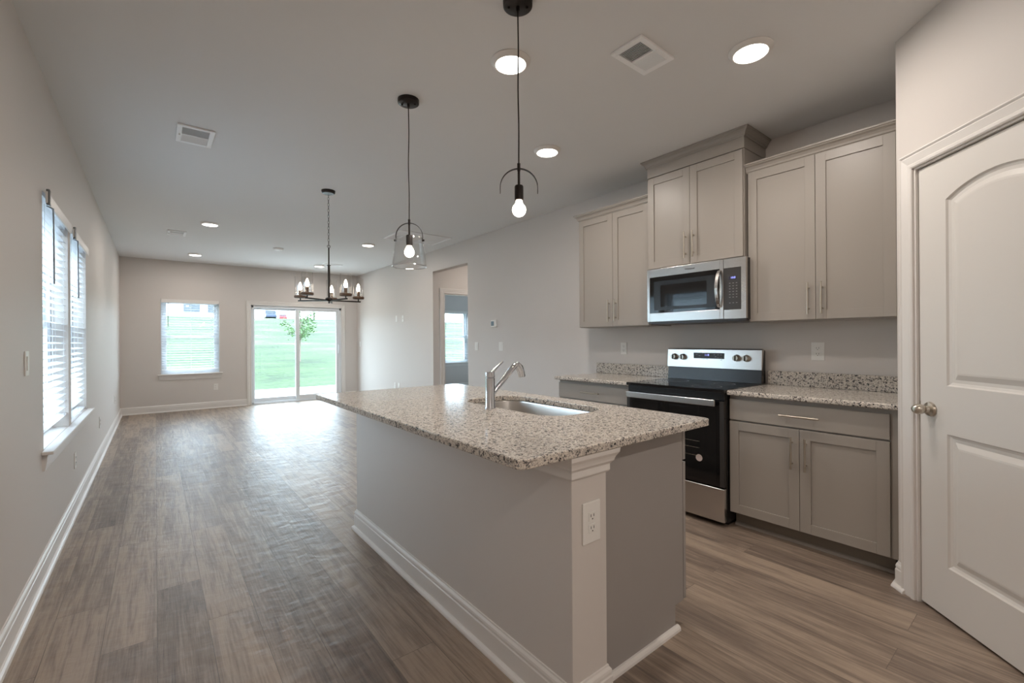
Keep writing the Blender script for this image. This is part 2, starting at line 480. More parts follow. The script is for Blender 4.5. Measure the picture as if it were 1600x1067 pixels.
# pantry corner: return wall, 45 degree wall with the door, wall running back behind the camera
c0 = (2.918, .556)
PD0, PD1 = .125, .875
def pdiag(s, out=0.):   # point on the diagonal wall; out > 0 is into the kitchen
    return (c0[0]-s*.70711-out*.70711, c0[1]-s*.70711+out*.70711)
struct(MB().box(2.99, XR, .44, .556, 0, ZC).build('wall_pantry', M['wall']))
PL = 1.06
mb = MB()
def dbox(mb, s0, s1, o0, o1, z0, z1):
    p = [pdiag(s0, o0), pdiag(s1, o0), pdiag(s1, o1), pdiag(s0, o1)]
    mb.prism(p, z0, z1, 'Z'); return mb
mb = MB()
mb.prism([pdiag(0), pdiag(PD0-.02), pdiag(PD0-.02, -.115), pdiag(0, -.115), (2.998, .474), (2.998, .556)], 0, ZC)
dbox(mb, PD0-.02, PD1+.02, -.115, 0, 2.07, ZC)
dbox(mb, PD1+.02, PL, -.115, 0, 0, ZC)
struct(mb.build('wall_pantry_diagonal', M['wall']))
q = pdiag(PL)
struct(MB().box(q[0], q[0]+.12, YF-.16, q[1]+.03, 0, ZC).build('wall_pantry_side', M['wall']))
struct(MB().box(2.3, 4.0, -1.0, -.9, 0, ZC).build('wall_pantry_rear', M['wall']))
struct(MB().box(XR+.02, XR+T, -.95, .44, 0, ZC).build('wall_pantry_far', M['wall']))
# hallway beyond the opening and the bedroom after it
HX = 5.3
struct(slab('Y', 6.62, 6.74, XR+T, 7.6, 0, ZC, [(3.81, 4.62, 0, 2.05)]).build('wall_hall_back', M['wall']))
struct(MB().box(HX, HX+T, 5.0, 6.62, 0, ZC).build('wall_hall_end', M['wall']))
struct(MB().box(XR+T, HX+T, 4.88, 5.0, 0, ZC).build('wall_hall_front', M['wall']))
struct(slab('X', 7.48, 7.6, 6.74, YB, 0, ZC, [(BW2[0], BW2[1], .68, 2.04)]).build('wall_bedroom', M['wall']))

# baseboards with shoe moulding (one profile)
BP = [(0,0),(.030,0),(.030,.006),(.027,.014),(.020,.020),(.014,.022),(.014,.092),(.011,.096),(.011,.104),(.013,.107),(.011,.116),(.005,.124),(.004,.130),(0,.131)]
def base(name, path, flip=False, prof=BP):
    return struct(MB().sweep(prof, path, flip=flip).build(name, M['trim']))
base('baseboard_left', [(XL, YF), (XL, YB)], True)
base('baseboard_back', [(XL, YB), (1.41, YB)], True)
base('baseboard_back_right', [(3.33, YB), (XR, YB)], True)
base('baseboard_right', [(XR, YB), (XR, 6.62)], True)
base('baseboard_right_middle', [(XR, 5.564), (XR, 3.05)], True)
base('baseboard_front', [(XL, YF), (q[0], YF)], False)
base('baseboard_pantry_side', [(q[0], YF), (q[0], q[1])], False)
base('baseboard_pantry', [(3.0, .556), c0, pdiag(.064)], True)
base('baseboard_hall', [(3.72, 5.0), (HX, 5.0), (HX, 6.62), (4.71, 6.62)], False)
base('baseboard_bedroom', [(7.48, YB), (XR+T, YB)], False)

# casings: profile across width, drawn for a rectangular opening in a local frame
def casing(mb, a0, a1, z1, w, tr, z0=0.):
    "tr(a, out, z) -> world; casing outside the opening a0..a1, top z1"
    prof = [(0, 0), (0, .010), (.006, .014), (.018, .014), (.022, .011), (.055, .017), (.060, .014), (.066, .019), (w-.006, .020), (w, .016), (w, 0)]
    pts = [(a0, z0, -1, 0), (a0, z1, -1, 1), (a1, z1, 1, 1), (a1, z0, 1, 0)]
    v = []; n = len(prof)
    for a, z, da, dz in pts:
        for o, h in prof: v.append(tr(a+da*o, h, z+dz*o))
    f = []
    for i in range(3):
        for j in range(n):
            j2 = (j+1) % n; f.append((i*n+j, i*n+j2, (i+1)*n+j2, (i+1)*n+j))
    f.append(tuple(range(n))); f.append(tuple(reversed([3*n+j for j in range(n)])))
    mb.add(v, f); return mb

# ---- pantry door (door_2) on the 45 degree wall
def dtr(a, out, z):
    x, y = pdiag(a, out); return (x, y, z)
struct(casing(MB(), PD0-.012, PD1+.012, 2.062, .075, dtr).build('trim_2', M['trim']))
mb = MB()
dbox(mb, PD0-.02, PD0-.003, -.115, 0, 0, 2.07); dbox(mb, PD1+.003, PD1+.02, -.115, 0, 0, 2.07)
dbox(mb, PD0-.003, PD1+.003, -.115, 0, 2.053, 2.07)
dbox(mb, PD0-.003, PD0+.012, -.075, -.056, 0, 2.053); dbox(mb, PD1-.012, PD1+.003, -.075, -.056, 0, 2.053)
struct(mb.build('trim_3', M['trim']))
def panel_door():
    """moulded two panel door, arched upper panel; local x = along width, y = outward normal"""
    w, h0, h1 = PD1-PD0, .012, 2.048
    cx = w/2; pl, pr = .148, w-.148
    def inset(z, d): return z
    def outline(kind, d):
        L, R = pl+d, pr-d
        if kind == 'low': return [(L, .235+d), (R, .235+d), (R, .827-d), (L, .827-d)], 4
        zs, zt = 1.865, 1.923
        hw = (pr-pl)/2; rad = (hw*hw+(zt-zs)**2)/(2*(zt-zs)); cz = zt-rad; rr = rad-d
        pts = [(L, 1.04+d), (R, 1.04+d)]
        a = math.asin((hw-d)/rr)
        for i in range(17):
            t = a-2*a*i/16; pts.append((cx+rr*math.sin(t), cz+rr*math.cos(t)))
        return pts, len(pts)
    bm = bmesh.new()
    F0 = 0.0
    rings = {}
    for kind in ('low', 'up'):
        R = []
        for d, y in ((0, 0), (.006, -.007), (.016, -.011), (.030, -.011), (.052, -.003), (.060, -.002)):
            pts, n = outline(kind, d); R.append([bm.verts.new((p, -y, z)) for p, z in pts])
        rings[kind] = R
        for a, b in zip(R[:-1], R[1:]):
            n = len(a)
            for j in range(n): bm.faces.new((a[j], a[(j+1) % n], b[(j+1) % n], b[j]))
        bm.faces.new(R[-1])
    low, up = rings['low'][0], rings['up'][0]
    A = bm.verts.new((0, 0, h0)); B = bm.verts.new((w, 0, h0)); C = bm.verts.new((w, 0, h1)); D = bm.verts.new((0, 0, h1))
    def at(x, z): return bm.verts.new((x, 0, z))
    # stile and rail faces
    l1 = at(0, .235); l2 = at(0, .827); l3 = at(0, 1.04); l4 = at(0, 1.865)
    r1 = at(w, .235); r2 = at(w, .827); r3 = at(w, 1.04); r4 = at(w, 1.865)
    bm.faces.new((A, B, r1, low[1], low[0], l1))
    bm.faces.new((l1, low[0], low[3], l2)); bm.faces.new((low[1], r1, r2, low[2]))
    bm.faces.new((l2, low[3], low[2], r2, r3, up[1], up[0], l3))
    bm.faces.new((l3, up[0], up[-1], l4)); bm.faces.new((up[1], r3, r4, up[2]))
    arc = up[2:]
    tops = [at(v.co.x, h1) for v in arc]
    bm.faces.new((arc[0], r4, C, tops[0]))
    for j in range(len(arc)-1): bm.faces.new((arc[j], tops[j], tops[j+1], arc[j+1]))
    bm.faces.new((arc[-1], tops[-1], D, l4))
    # back slab
    bk = [bm.verts.new(p) for p in ((0, .035, h0), (w, .035, h0), (w, .035, h1), (0, .035, h1))]
    bm.faces.new(bk)
    bm.faces.new((A, bk[0], bk[1], B)); bm.faces.new((B, r1, r2, r3, r4, C, bk[2], bk[1]))
    bm.faces.new([C]+tops+[D, bk[3], bk[2]]); bm.faces.new((D, l4, l3, l2, l1, A, bk[0], bk[3]))
    bmesh.ops.recalc_face_normals(bm, faces=bm.faces)
    me = bpy.data.meshes.new('door_2'); bm.to_mesh(me); bm.free(); me.materials.append(M['door'])
    o = bpy.data.objects.new('door_2', me); COL.objects.link(o)
    p = pdiag(PD0, -.013)
    # local x runs along the wall (-.707,-.707), local y points into the pantry (.707,-.707)
    o.location = (p[0], p[1], 0); o.rotation_euler = (0, 0, -3*PI/4)
    return o
d2 = panel_door(); d2['kind'] = 'structure'; d2['_local'] = 1; REG.append(d2)
kx, kz = .062, .925
k = MB()
k.lathe([(.0, 0), (.031, 0), (.034, -.004), (.030, -.012), (.016, -.016), (.013, -.030), (.0, -.030)], (kx, 0, kz), 'Y')
k.lathe([(.0, -.018), (.010, -.020), (.010, -.026), (.016, -.030), (.021, -.038), (.0235, -.048), (.0235, -.056), (.021, -.066), (.014, -.075), (.0, -.079)], (kx, 0, kz), 'Y')
part(k, 'door_knob', M['nickel'], d2, label='satin nickel knob with a round rosette')
part(MB().box(-.002, .003, -.001, .03, kz-.03, kz+.03), 'latch_plate', M['nickel'], d2, bevel=.001)

# ---- sliding patio door (door_1)
def ytr(yface, s=-1):
    return lambda a, out, z: (a, yface+s*out, z)
struct(casing(MB(), SDX[0], SDX[1], 1.99, .08, ytr(YB)).build('trim_1', M['trim']))
mb = MB()   # frame
fy0, fy1 = YB+.02, YB+.13
mb.box(SDX[0], SDX[0]+.045, fy0, fy1, 0, 1.99); mb.box(SDX[1]-.045, SDX[1], fy0, fy1, 0, 1.99)
mb.box(SDX[0], SDX[1], fy0, fy1, 1.94, 1.99); mb.box(SDX[0], SDX[1], fy0, fy1, 0, .04)
mb.box(SDX[0]+.045, SDX[1]-.045, fy0+.05, fy0+.056, .04, .06); mb.box(SDX[0], SDX[1], YB-.004, fy0, 0, .018)
d1 = struct(mb.build('door_1', M['vinyl'], bevel=.003))
def sash(name, x0, x1, z0, z1, y0, y1, st, bot, top, par, glass='pane'):
    mb = MB()
    mb.box(x0, x0+st, y0, y1, z0, z1); mb.box(x1-st, x1, y0, y1, z0, z1)
    mb.box(x0+st, x1-st, y0, y1, z0, z0+bot); mb.box(x0+st, x1-st, y0, y1, z1-top, z1)
    s = part(mb, name, M['vinyl'], par, bevel=.003)
    ym = (y0+y1)/2
    part(MB().box(x0+st, x1-st, ym-.003, ym+.003, z0+bot, z1-top), glass, M['glass'], s)
    return s
sash('fixed_panel', SDX[0]+.03, 2.40, .04, 1.95, YB+.085, YB+.12, .042, .075, .045, d1)
sl = sash('sliding_panel', 2.315, SDX[1]-.03, .04, 1.95, YB+.035, YB+.075, .075, .09, .05, d1)
hb = MB(); hb.tube([(3.19, YB+.035, 1.0), (3.19, YB-.012, 1.01), (3.19, YB-.016, 1.06), (3.19, YB-.016, 1.12), (3.19, YB-.012, 1.17), (3.19, YB+.035, 1.18)], .008)
hb.box(3.172, 3.208, YB+.02, YB+.036, .98, 1.20)
part(hb, 'handle', M['vinyl'], sl)

# ---- windows
def dh_window(name, a0, a1, z0, z1, tr_axis, face, depth_sign, sillout, ztop, stool0, stool1, bb=True):
    """double hung window. Drywall opening; frame set back. built along local a, depth d (into the wall)"""
    def bx(mb, a, b, d0, d1, zz0, zz1):
        if tr_axis == 'X': mb.box(face+depth_sign*d0, face+depth_sign*d1, a, b, zz0, zz1)
        else: mb.box(a, b, face+depth_sign*d0, face+depth_sign*d1, zz0, zz1)
        return mb
    fr = MB(); w = .035
    bx(fr, a0, a0+w, .085, .15, z0, z1); bx(fr, a1-w, a1, .085, .15, z0, z1)
    bx(fr, a0+w, a1-w, .085, .15, z0, z0+w); bx(fr, a0+w, a1-w, .085, .15, z1-w, z1)
    root = struct(fr.build(name, M['vinyl'], bevel=.002))
    zm = (z0+z1)/2
    for nm, s0, s1, d0, d1 in (('lower_sash', z0+w, zm+.02, .092, .118), ('upper_sash', zm-.02, z1-w, .120, .146)):
        mb = MB(); q = .045
        A0, A1 = a0+w, a1-w
        bx(mb, A0, A0+q, d0, d1, s0, s1); bx(mb, A1-q, A1, d0, d1, s0, s1)
        bx(mb, A0+q, A1-q, d0, d1, s0, s0+q); bx(mb, A0+q, A1-q, d0, d1, s1-q*.8, s1)
        s = part(mb, nm, M['vinyl'], root, bevel=.002)
        dm = (d0+d1)/2
        part(bx(MB(), A0+q, A1-q, dm-.003, dm+.003, s0+q, s1-q*.8), 'pane', M['glass'], s)
    return root, bx
z0 = .66
win_l = []
for i, (a, b) in enumerate(LW):
    r_, bxl = dh_window('window_%d' % (i+1), a, b, WZ0+.02, WZ1, 'X', XL, -1, .045, WZ0, 3.43, 5.44)
    win_l.append(r_)
# stool and apron under the twin window
mb = MB()
mb.box(XL-.16, XL, 3.50, 5.44, WZ0-.0, WZ0+.018)
mb.box(XL, XL+.048, 3.43, 5.51, WZ0-.0, WZ0+.018)
struct(mb.build('trim_4', M['trim'], bevel=.004))
mb = MB(); mb.sweep([(0,WZ0-.09),(.010,WZ0-.09),(.014,WZ0-.07),(.018,WZ0-.04),(.020,WZ0-.012),(.024,WZ0),(0,WZ0)], [(XL, 3.46), (XL, 5.48)], flip=True)
struct(mb.build('trim_5', M['trim']))
wb, bxb = dh_window('window_3', BWX[0], BWX[1], .68, 2.04, 'Y', YB, 1, .045, .66, 0, 0)
wd, bxd = dh_window('window_4', BDX[0], BDX[1], .68, 2.04, 'Y', YB, 1, .045, .66, 0, 0)
for n, (a, b) in ((6, BWX), (8, BDX)):
    mb = MB(); mb.box(a, b, YB, YB+.16, .66, .68); mb.box(a-.05, b+.05, YB-.045, YB, .66, .68)
    struct(mb.build('trim_%d' % n, M['trim'], bevel=.004))
    mb = MB(); mb.sweep([(0,.575),(.010,.575),(.014,.59),(.018,.62),(.020,.65),(.024,.66),(0,.66)], [(a-.03, YB), (b+.03, YB)], flip=True)
    struct(mb.build('trim_%d' % (n+1), M['trim']))

dh_window('window_5', BW2[0], BW2[1], .68, 2.04, 'X', 7.48, 1, 0, 0, 0, 0)  # out of view, added only to brighten the bedroom walls
# ---- blinds
def blind(label, axis, face, ds, a0, a1, ztop, zbot, tilt=0.0, wand_side=0, clip=False, lift=0.):
    """2 inch slat blind. ds = direction into the wall"""
    loc = (face, a0, ztop) if axis == 'X' else (a0, face, ztop)
    root = thing('window_blind', label, 'window blind', loc, 'white slatted window blinds')
    def bx(mb, a, b, d0, d1, zz0, zz1):
        if axis == 'X': mb.box(face+ds*d0, face+ds*d1, a, b, zz0, zz1)
        else: mb.box(a, b, face+ds*d0, face+ds*d1, zz0, zz1)
        return mb
    def P(a, d, z): return (face+ds*d, a, z) if axis == 'X' else (a, face+ds*d, z)
    e = .006
    part(bx(MB(), a0+e, a1-e, .012, .062, ztop-.045, ztop-.002), 'headrail', M['slat'], root, bevel=.003)
    va = bx(MB(), a0+.001, a1-.001, -.022, -.012, ztop-.065, ztop-.001)
    part(va, 'valance', M['trim'], root, bevel=.003)
    mb = MB(); z = ztop-.085; n = 0
    while z > zbot+.05:
        d0, d1 = .010, .060
        dz = tilt*.025
        zz = z
        # slightly crowned slat cross-section
        pr = []
        for t, cz in ((0, 0), (.25, .0014), (.5, .002), (.75, .0014), (1, 0)):
            pr.append((d0+(d1-d0)*t, zz+cz+dz*(1-2*t)))
        pr2 = [(d, q-.0026) for d, q in reversed(pr)]
        poly = pr+pr2; m = len(poly); vs = []
        for a in (a0+.008, a1-.008):
            for d, q in poly: vs.append(P(a, d, q))
        fs = [tuple(range(m)), tuple(reversed(range(m, 2*m)))]
        for j in range(m): fs.append((j, (j+1) % m, m+(j+1) % m, m+j))
        mb.add(vs, fs)
        z -= .044; n += 1
    part(mb, 'slats', M['slat'], root)
    part(bx(MB(), a0+.008, a1-.008, .010, .060, zbot, zbot+.016), 'bottom_rail', M['slat'], root, bevel=.003)
    co = MB(); w = a1-a0
    for t in (.14, .5, .86):
        for d in (.008, .062):
            co.tube([P(a0+w*t, d, ztop-.045), P(a0+w*t, d, zbot+.008)], .0010, 5)
    part(co, 'ladder_cords', M['cord'], root)
    wa = MB(); aw = a0+(.10 if wand_side == 0 else w-.10)
    wa.tube([P(aw, -.004, ztop-.06), P(aw, -.030, ztop-.075), P(aw, -.032, ztop-.50)], .0045, 8)
    part(wa, 'tilt_wand', M['wand'], root)
    if clip:
        for aa in (a0+.004, ):
            c = bx(MB(), aa, aa+.035, -.030, -.014, ztop-.075, ztop+.012)
            part(c, 'valance_clip', M['clip'], root, bevel=.004)
    return root
blind('white slatted blind in the nearer left wall window, bottom rail raised above the sill', 'X', XL, -1, LW[0][0]+.003, LW[0][1]-.003, WZ1, .755, -.18, 0, True)
blind('white slatted blind in the farther window of the left wall pair, lowered to the sill', 'X', XL, -1, LW[1][0]+.003, LW[1][1]-.003, WZ1, .685, -.18, 0, True)
blind('white slatted blind over the window left of the sliding glass door', 'Y', YB, 1, BWX[0]+.003, BWX[1]-.003, 2.04, .75, -.1, 0)
blind('white slatted blind seen through the bedroom doorway of the hall', 'Y', YB, 1, BDX[0]+.003, BDX[1]-.003, 2.04, .72, -.15, 0)

# hall doorway casing
struct(casing(MB(), 3.81, 4.62, 2.05, .085, ytr(6.62)).build('trim_10', M['trim']))
mb = MB(); mb.box(3.81, 3.825, 6.62, 6.74, 0, 2.05); mb.box(4.605, 4.62, 6.62, 6.74, 0, 2.05); mb.box(3.825, 4.605, 6.62, 6.74, 2.035, 2.05)
struct(mb.build('trim_11', M['trim']))

# ------------------------------------------------------------------ cabinets (fronts face -X)
def shaker(y0, y1, z0, z1, xf, rail=.057, th=.019):
    mb = MB(); y0, y1 = min(y0, y1), max(y0, y1)
    mb.box(xf, xf+th, y0, y0+rail, z0, z1); mb.box(xf, xf+th, y1-rail, y1, z0, z1)
    mb.box(xf, xf+th, y0+rail, y1-rail, z0, z0+rail); mb.box(xf, xf+th, y0+rail, y1-rail, z1-rail, z1)
    mb.box(xf+.008, xf+th-.002, y0+rail, y1-rail, z0+rail, z1-rail)
    return mb
def pull(par, xf, y, z, L=.20, vertical=True):
    mb = MB(); r = .0058; so = .030; h = L/2; ins = L*.17
    if vertical:
        mb.tube([(xf-so, y, z-h), (xf-so, y, z+h)], r, 14)
        for s in (-1, 1): mb.tube([(xf-so, y, z+s*(h-ins)), (xf, y, z+s*(h-ins))], r*.72, 10)
    else:
        mb.tube([(xf-so, y-h, z), (xf-so, y+h, z)], r, 14)
        for s in (-1, 1): mb.tube([(xf-so, y+s*(h-ins), z), (xf, y+s*(h-ins), z)], r*.72, 10)
    return part(mb, 'handle', M['nickel'], par)
def doors(root, ys, z0, z1, xf, hz, hL=.20, gap=.0025, m='cab', inset=.037):
    ymid = ys[1]
    d = part(shaker(ys[0], ymid-gap/2, z0, z1, xf), 'door', M[m], root, bevel=.0012)
    pull(d, xf, ymid-inset, hz, hL)
    d = part(shaker(ymid+gap/2, ys[2], z0, z1, xf), 'door', M[m], root, bevel=.0012)
    pull(d, xf, ymid+inset, hz, hL)

CROWN = [(0,0),(.006,0),(.008,.006),(.012,.008),(.014,.020),(.022,.034),(.034,.042),(.036,.048),(.042,.050),(.042,.060),(0,.060)]
def crown(z0, sc=1.): return [(o*sc, z0+h*sc) for o, h in CROWN]
xd = 3.27
# A: left wall cabinet
A = thing('wall_cabinet', 'grey shaker wall cabinet left of the microwave, two doors, nearest the hall', 'kitchen cabinet', (3.43, 2.64, 1.37), 'grey shaker cabinets above the counters')
part(MB().box(xd+.019, XR-.001, 2.24, 3.045, 1.372, 2.42), 'body', M['cab'], A, bevel=.001)
doors(A, (2.245, 2.628, 3.040), 1.376, 2.412, xd, 1.52)
part(MB().sweep(crown(2.416), [(XR-.001, 3.045), (xd+.012, 3.045), (xd+.012, 2.232)], flip=True), 'crown_molding', M['cab'], A)
# R: right wall cabinet
R_ = thing('wall_cabinet', 'grey shaker wall cabinet right of the microwave, two wide doors, beside the pantry corner', 'kitchen cabinet', (3.43, 1.0, 1.37), 'grey shaker cabinets above the counters')
part(MB().box(xd+.019, XR-.001, .58, 1.437, 1.372, 2.42), 'body', M['cab'], R_, bevel=.001)
doors(R_, (.625, 1.021, 1.430), 1.376, 2.418, xd, 1.51)
part(MB().sweep(crown(2.418), [(xd+.012, 1.442), (xd+.012, .560)], flip=True), 'crown_molding', M['cab'], R_)
part(MB().box(xd+.010, xd+.030, .557, .620, 1.372, 2.42), 'filler_strip', M['cab'], R_)
# M: raised middle cabinet
xm = 3.235
Mc = thing('wall_cabinet', 'tall grey cabinet above the microwave reaching up to the ceiling', 'kitchen cabinet', (3.42, 1.84, 1.83), 'grey shaker cabinets above the counters')
part(MB().box(xm+.019, XR-.001, 1.447, 2.231, 1.832, 2.60), 'body', M['cab'], Mc, bevel=.001)
doors(Mc, (1.452, 1.850, 2.226), 1.838, 2.590, xm, 1.985, inset=.034)
part(MB().box(xm+.010, XR-.001, 1.443, 2.235, 2.602, 2.715), 'fascia', M['cab'], Mc, bevel=.001)
part(MB().sweep(crown(2.682, .96), [(XR-.001, 2.235), (xm+.010, 2.235), (xm+.010, 1.443), (XR-.001, 1.443)], flip=True), 'crown_molding', M['cab'], Mc)

xb = 2.985
def base_cab(label, y0, y1, ysplit, filler=None):
    B = thing('base_cabinet', label, 'kitchen cabinet', (3.3, (y0+y1)/2, 0), 'grey shaker cabinets below the counters')
    mb = MB(); mb.box(xb+.019, XR-.001, y0, y1, .105, .883); mb.box(xb+.095, XR-.001, y0, y1, 0, .105, mi=1)
    part(mb, 'body', [M['cab'], M['toe']], B)
    drw = part(MB().box(xb, xb+.019, y0+.004, y1-.004, .722, .857), 'drawer', M['cab'], B, bevel=.002)
    pull(drw, xb, (y0+y1)/2, .790, .21, False)
    doors(B, (y0+.004, ysplit, y1-.004), .110, .712, xb, .57, .19)
    if filler:
        part(MB().box(xb+.012, xb+.03, filler[0], filler[1], .105, .883), 'filler_strip', M['cab'], B)
    part(MB().sweep([(0,0),(.018,0),(.017,.008),(.012,.015),(.006,.018),(0,.018)], [(xb+.095, y1), (xb+.095, y0-(.04 if filler else 0))], flip=True), 'shoe_molding', M['cab'], B)
    return B
base_cab('grey base cabinet right of the range, wide drawer over two doors', .598, 1.437, 1.021, (.557, .600))
base_cab('grey base cabinet left of the range, mostly hidden behind the island', 2.237, 3.048, 2.64)

# counters with backsplash
def round_rect_slab(name, x0, x1, y0, y1, z0, z1, root, bevel=.008):
    return part(MB().box(x0, x1, y0, y1, z0, z1), name, M['granite'], root, bevel=bevel, seg=3)
for lab, y0, y1, s0, s1 in (('speckled granite worktop right of the range, ending at the pantry wall', .5575, 1.437, .5575, 1.432),
                            ('speckled granite worktop left of the range', 2.225, 3.075, 2.232, 3.095)):
    C_ = thing('countertop', lab, 'countertop', (3.28, (y0+y1)/2, .884), 'granite worktops along the wall')
    round_rect_slab('slab', 2.952, XR-.001, y0, y1, .884, .914, C_)
    round_rect_slab('backsplash', XR-.021, XR-.001, s0, s1, .9145, 1.016, C_, .003)

# ------------------------------------------------------------------ island
IX0, IX1, IY0, IY1 = 1.05, 1.22, 1.015, 3.0
isl = thing('kitchen_island', 'kitchen island base with painted knee wall, white baseboard and grey end panel', 'kitchen island', (1.4, 2.0, 0))
part(MB().box(IX0, IX1, IY0, IY1, 0, .883), 'knee_wall', M['wall'], isl, bevel=.002)
part(MB().sweep(BP, [(IX1, IY0+.065), (IX1, IY0), (IX0, IY0), (IX0, IY1), (IX1, IY1)], flip=False), 'baseboard', M['trim'], isl, label='white moulded baseboard around the knee wall')
CAP = [(0,.800),(.006,.800),(.010,.806),(.010,.826),(.014,.832),(.020,.838),(.022,.846),(.026,.856),(.034,.868),(.036,.883),(0,.883)]
part(MB().sweep(CAP, [(IX1, IY0+.065), (IX1, IY0), (IX0, IY0), (IX0, IY0+1.985), (IX1, IY1)], flip=False), 'cap_molding', M['trim'], isl, label='white cap moulding under the granite overhang')
mb = MB()
EX = 1.815
SKX0, SKX1, SKY0, SKY1 = 1.36, 1.75, 1.43, 2.20      # sink cut-out
# cabinet carcass: end panels, back, floor (open top so that the sink hangs free)
pb = MB()
pb.prism([(IX1, 0), (1.752, 0), (1.752, .105), (EX, .105), (EX, .883), (IX1, .883)], 1.08, 1.098, 'Y')
part(pb, 'end_panel', M['cabi'], isl, bevel=.001, label='flat grey end panel facing the camera')
pb = MB(); pb.prism([(IX1, 0), (1.752, 0), (1.752, .105), (EX, .105), (EX, .883), (IX1, .883)], 2.98, 2.998, 'Y')
part(pb, 'end_panel', M['cabi'], isl, bevel=.001)
pb = MB(); pb.box(1.735, 1.752, 1.098, 2.98, 0, .105); pb.box(IX1, EX, 1.098, 2.98, .105, .12); pb.box(EX-.018, EX, 1.098, 2.98, .84, .883)
pb.box(EX-.018, EX, 1.098, 1.14, .12, .84); pb.box(EX-.018, EX, 2.94, 2.98, .12, .84)
part(pb, 'carcass', M['cabi'], isl)
part(MB().sweep([(0,0),(.019,0),(.018,.010),(.014,.017),(.007,.021),(0,.021)], [(1.765, 1.08), (IX1+.014, 1.08)], flip=False), 'shoe_molding', M['trim'], isl)
def idoor(y0, y1, z0, z1):
    rail = .057; th = .019; mb = MB(); x1 = EX+.006+th; x0 = EX+.006
    mb.box(x0, x1, y0, y0+rail, z0, z1); mb.box(x0, x1, y1-rail, y1, z0, z1)
    mb.box(x0, x1, y0+rail, y1-rail, z0, z0+rail); mb.box(x0, x1, y0+rail, y1-rail, z1-rail, z1)
    mb.box(x0+.002, x1-.008, y0+rail, y1-rail, z0+rail, z1-rail); return mb
ys = [1.084, 1.40, 1.81, 2.22, 2.60, 2.994]
for i in range(5):
    d = part(idoor(ys[i]-(.003 if i == 0 else -.002), ys[i+1]-.002, .108, .712), 'door', M['cabi'], isl, bevel=.0012)
    yh = ys[i+1]-.035 if i in (1, 3) else ys[i]+.035
    hb = MB(); xx = EX+.025
    hb.tube([(xx+.03, yh, .475), (xx+.03, yh, .665)], .0058, 12)
    for zz in (.507, .633): hb.tube([(xx+.03, yh, zz), (xx, yh, zz)], .004, 8)
    part(hb, 'handle', M['nickel'], d)
    part(MB().box(EX+.006, EX+.025, ys[i]-(.003 if i == 0 else -.002), ys[i+1]-.002, .722, .862), 'drawer', M['cabi'], isl, bevel=.002)

# island counter with a rounded sink cut-out and rounded corners
def rrect(x0, x1, y0, y1, r, n=8):
    pts = []
    for cx, cy, a0 in ((x1-r, y0+r, -PI/2), (x1-r, y1-r, 0), (x0+r, y1-r, PI/2), (x0+r, y0+r, PI)):
        for i in range(n+1):
            a = a0+PI/2*i/n; pts.append((cx+r*math.cos(a), cy+r*math.sin(a)))
    return pts
def slab_with_hole(name, outer, inner, z0, z1, m, par):
    bm = bmesh.new()
    def loop(pts, z):
        vs = [bm.verts.new((p[0], p[1], z)) for p in pts]
        return vs
    allf = []
    for z in (z0, z1):
        lo = loop(outer, z); li = loop(inner, z)
        es = [bm.edges.new((l[i], l[(i+1) % len(l)])) for l in (lo, li) for i in range(len(l))]
        bmesh.ops.triangle_fill(bm, use_beauty=True, edges=es)
        allf.append((lo, li))
    for a, b in zip(allf[0], allf[1]):
        n = len(a)
        for i in range(n): bm.faces.new((a[i], a[(i+1) % n], b[(i+1) % n], b[i]))
    bmesh.ops.dissolve_limit(bm, angle_limit=.001, verts=bm.verts, edges=bm.edges)
    bmesh.ops.recalc_face_normals(bm, faces=bm.faces)
    me = bpy.data.meshes.new(name); bm.to_mesh(me); bm.free(); me.materials.append(m)
    o = bpy.data.objects.new(name, me); COL.objects.link(o)
    md = o.modifiers.new('bevel', 'BEVEL'); md.width = .005; md.segments = 3; md.limit_method = 'ANGLE'; md.angle_limit = math.radians(50)
    return o
cx0, cx1, cy0, cy1 = .803, 1.868, .975, 3.057
ic = slab_with_hole('island_countertop', rrect(cx0, cx1, cy0, cy1, .028, 5), rrect(SKX0, SKX1, SKY0, SKY1, .13, 8), .884, .914, M['granite'], None)
tag(ic, 'large speckled granite island worktop with an oval-cornered sink cut-out', 'countertop')

# sink
sk = thing('kitchen_sink', 'stainless steel undermount sink set in the island worktop', 'sink', (1.555, 1.815, .70))
def sinkmesh():
    mb = MB(); levels = [(.012, .883, .13), (.012, .8825, .13), (-.006, .8825, .12), (-.008, .875, .12), (-.012, .74, .11), (-.020, .705, .10), (-.045, .690, .09), (-.12, .686, .05)]
    rings = []
    for off, z, r in levels:
        rings.append([(p[0], p[1], z) for p in rrect(SKX0-off, SKX1+off, SKY0-off, SKY1+off, r, 8)])
    n = len(rings[0]); v = [p for R in rings for p in R]; f = []
    for i in range(len(rings)-1):
        for j in range(n): f.append((i*n+j, i*n+(j+1) % n, (i+1)*n+(j+1) % n, (i+1)*n+j))
    f.append(tuple((len(rings)-1)*n+j for j in range(n)))
    mb.add(v, f, True); return mb
part(sinkmesh(), 'basin', M['steelv'], sk, angle=60)
part(MB().lathe([(0, .688), (.012, .6875), (.030, .688), (.042, .6895), (.045, .688), (.045, .6865)], (1.62, 1.815, 0)), 'drain', M['chrome'], sk)

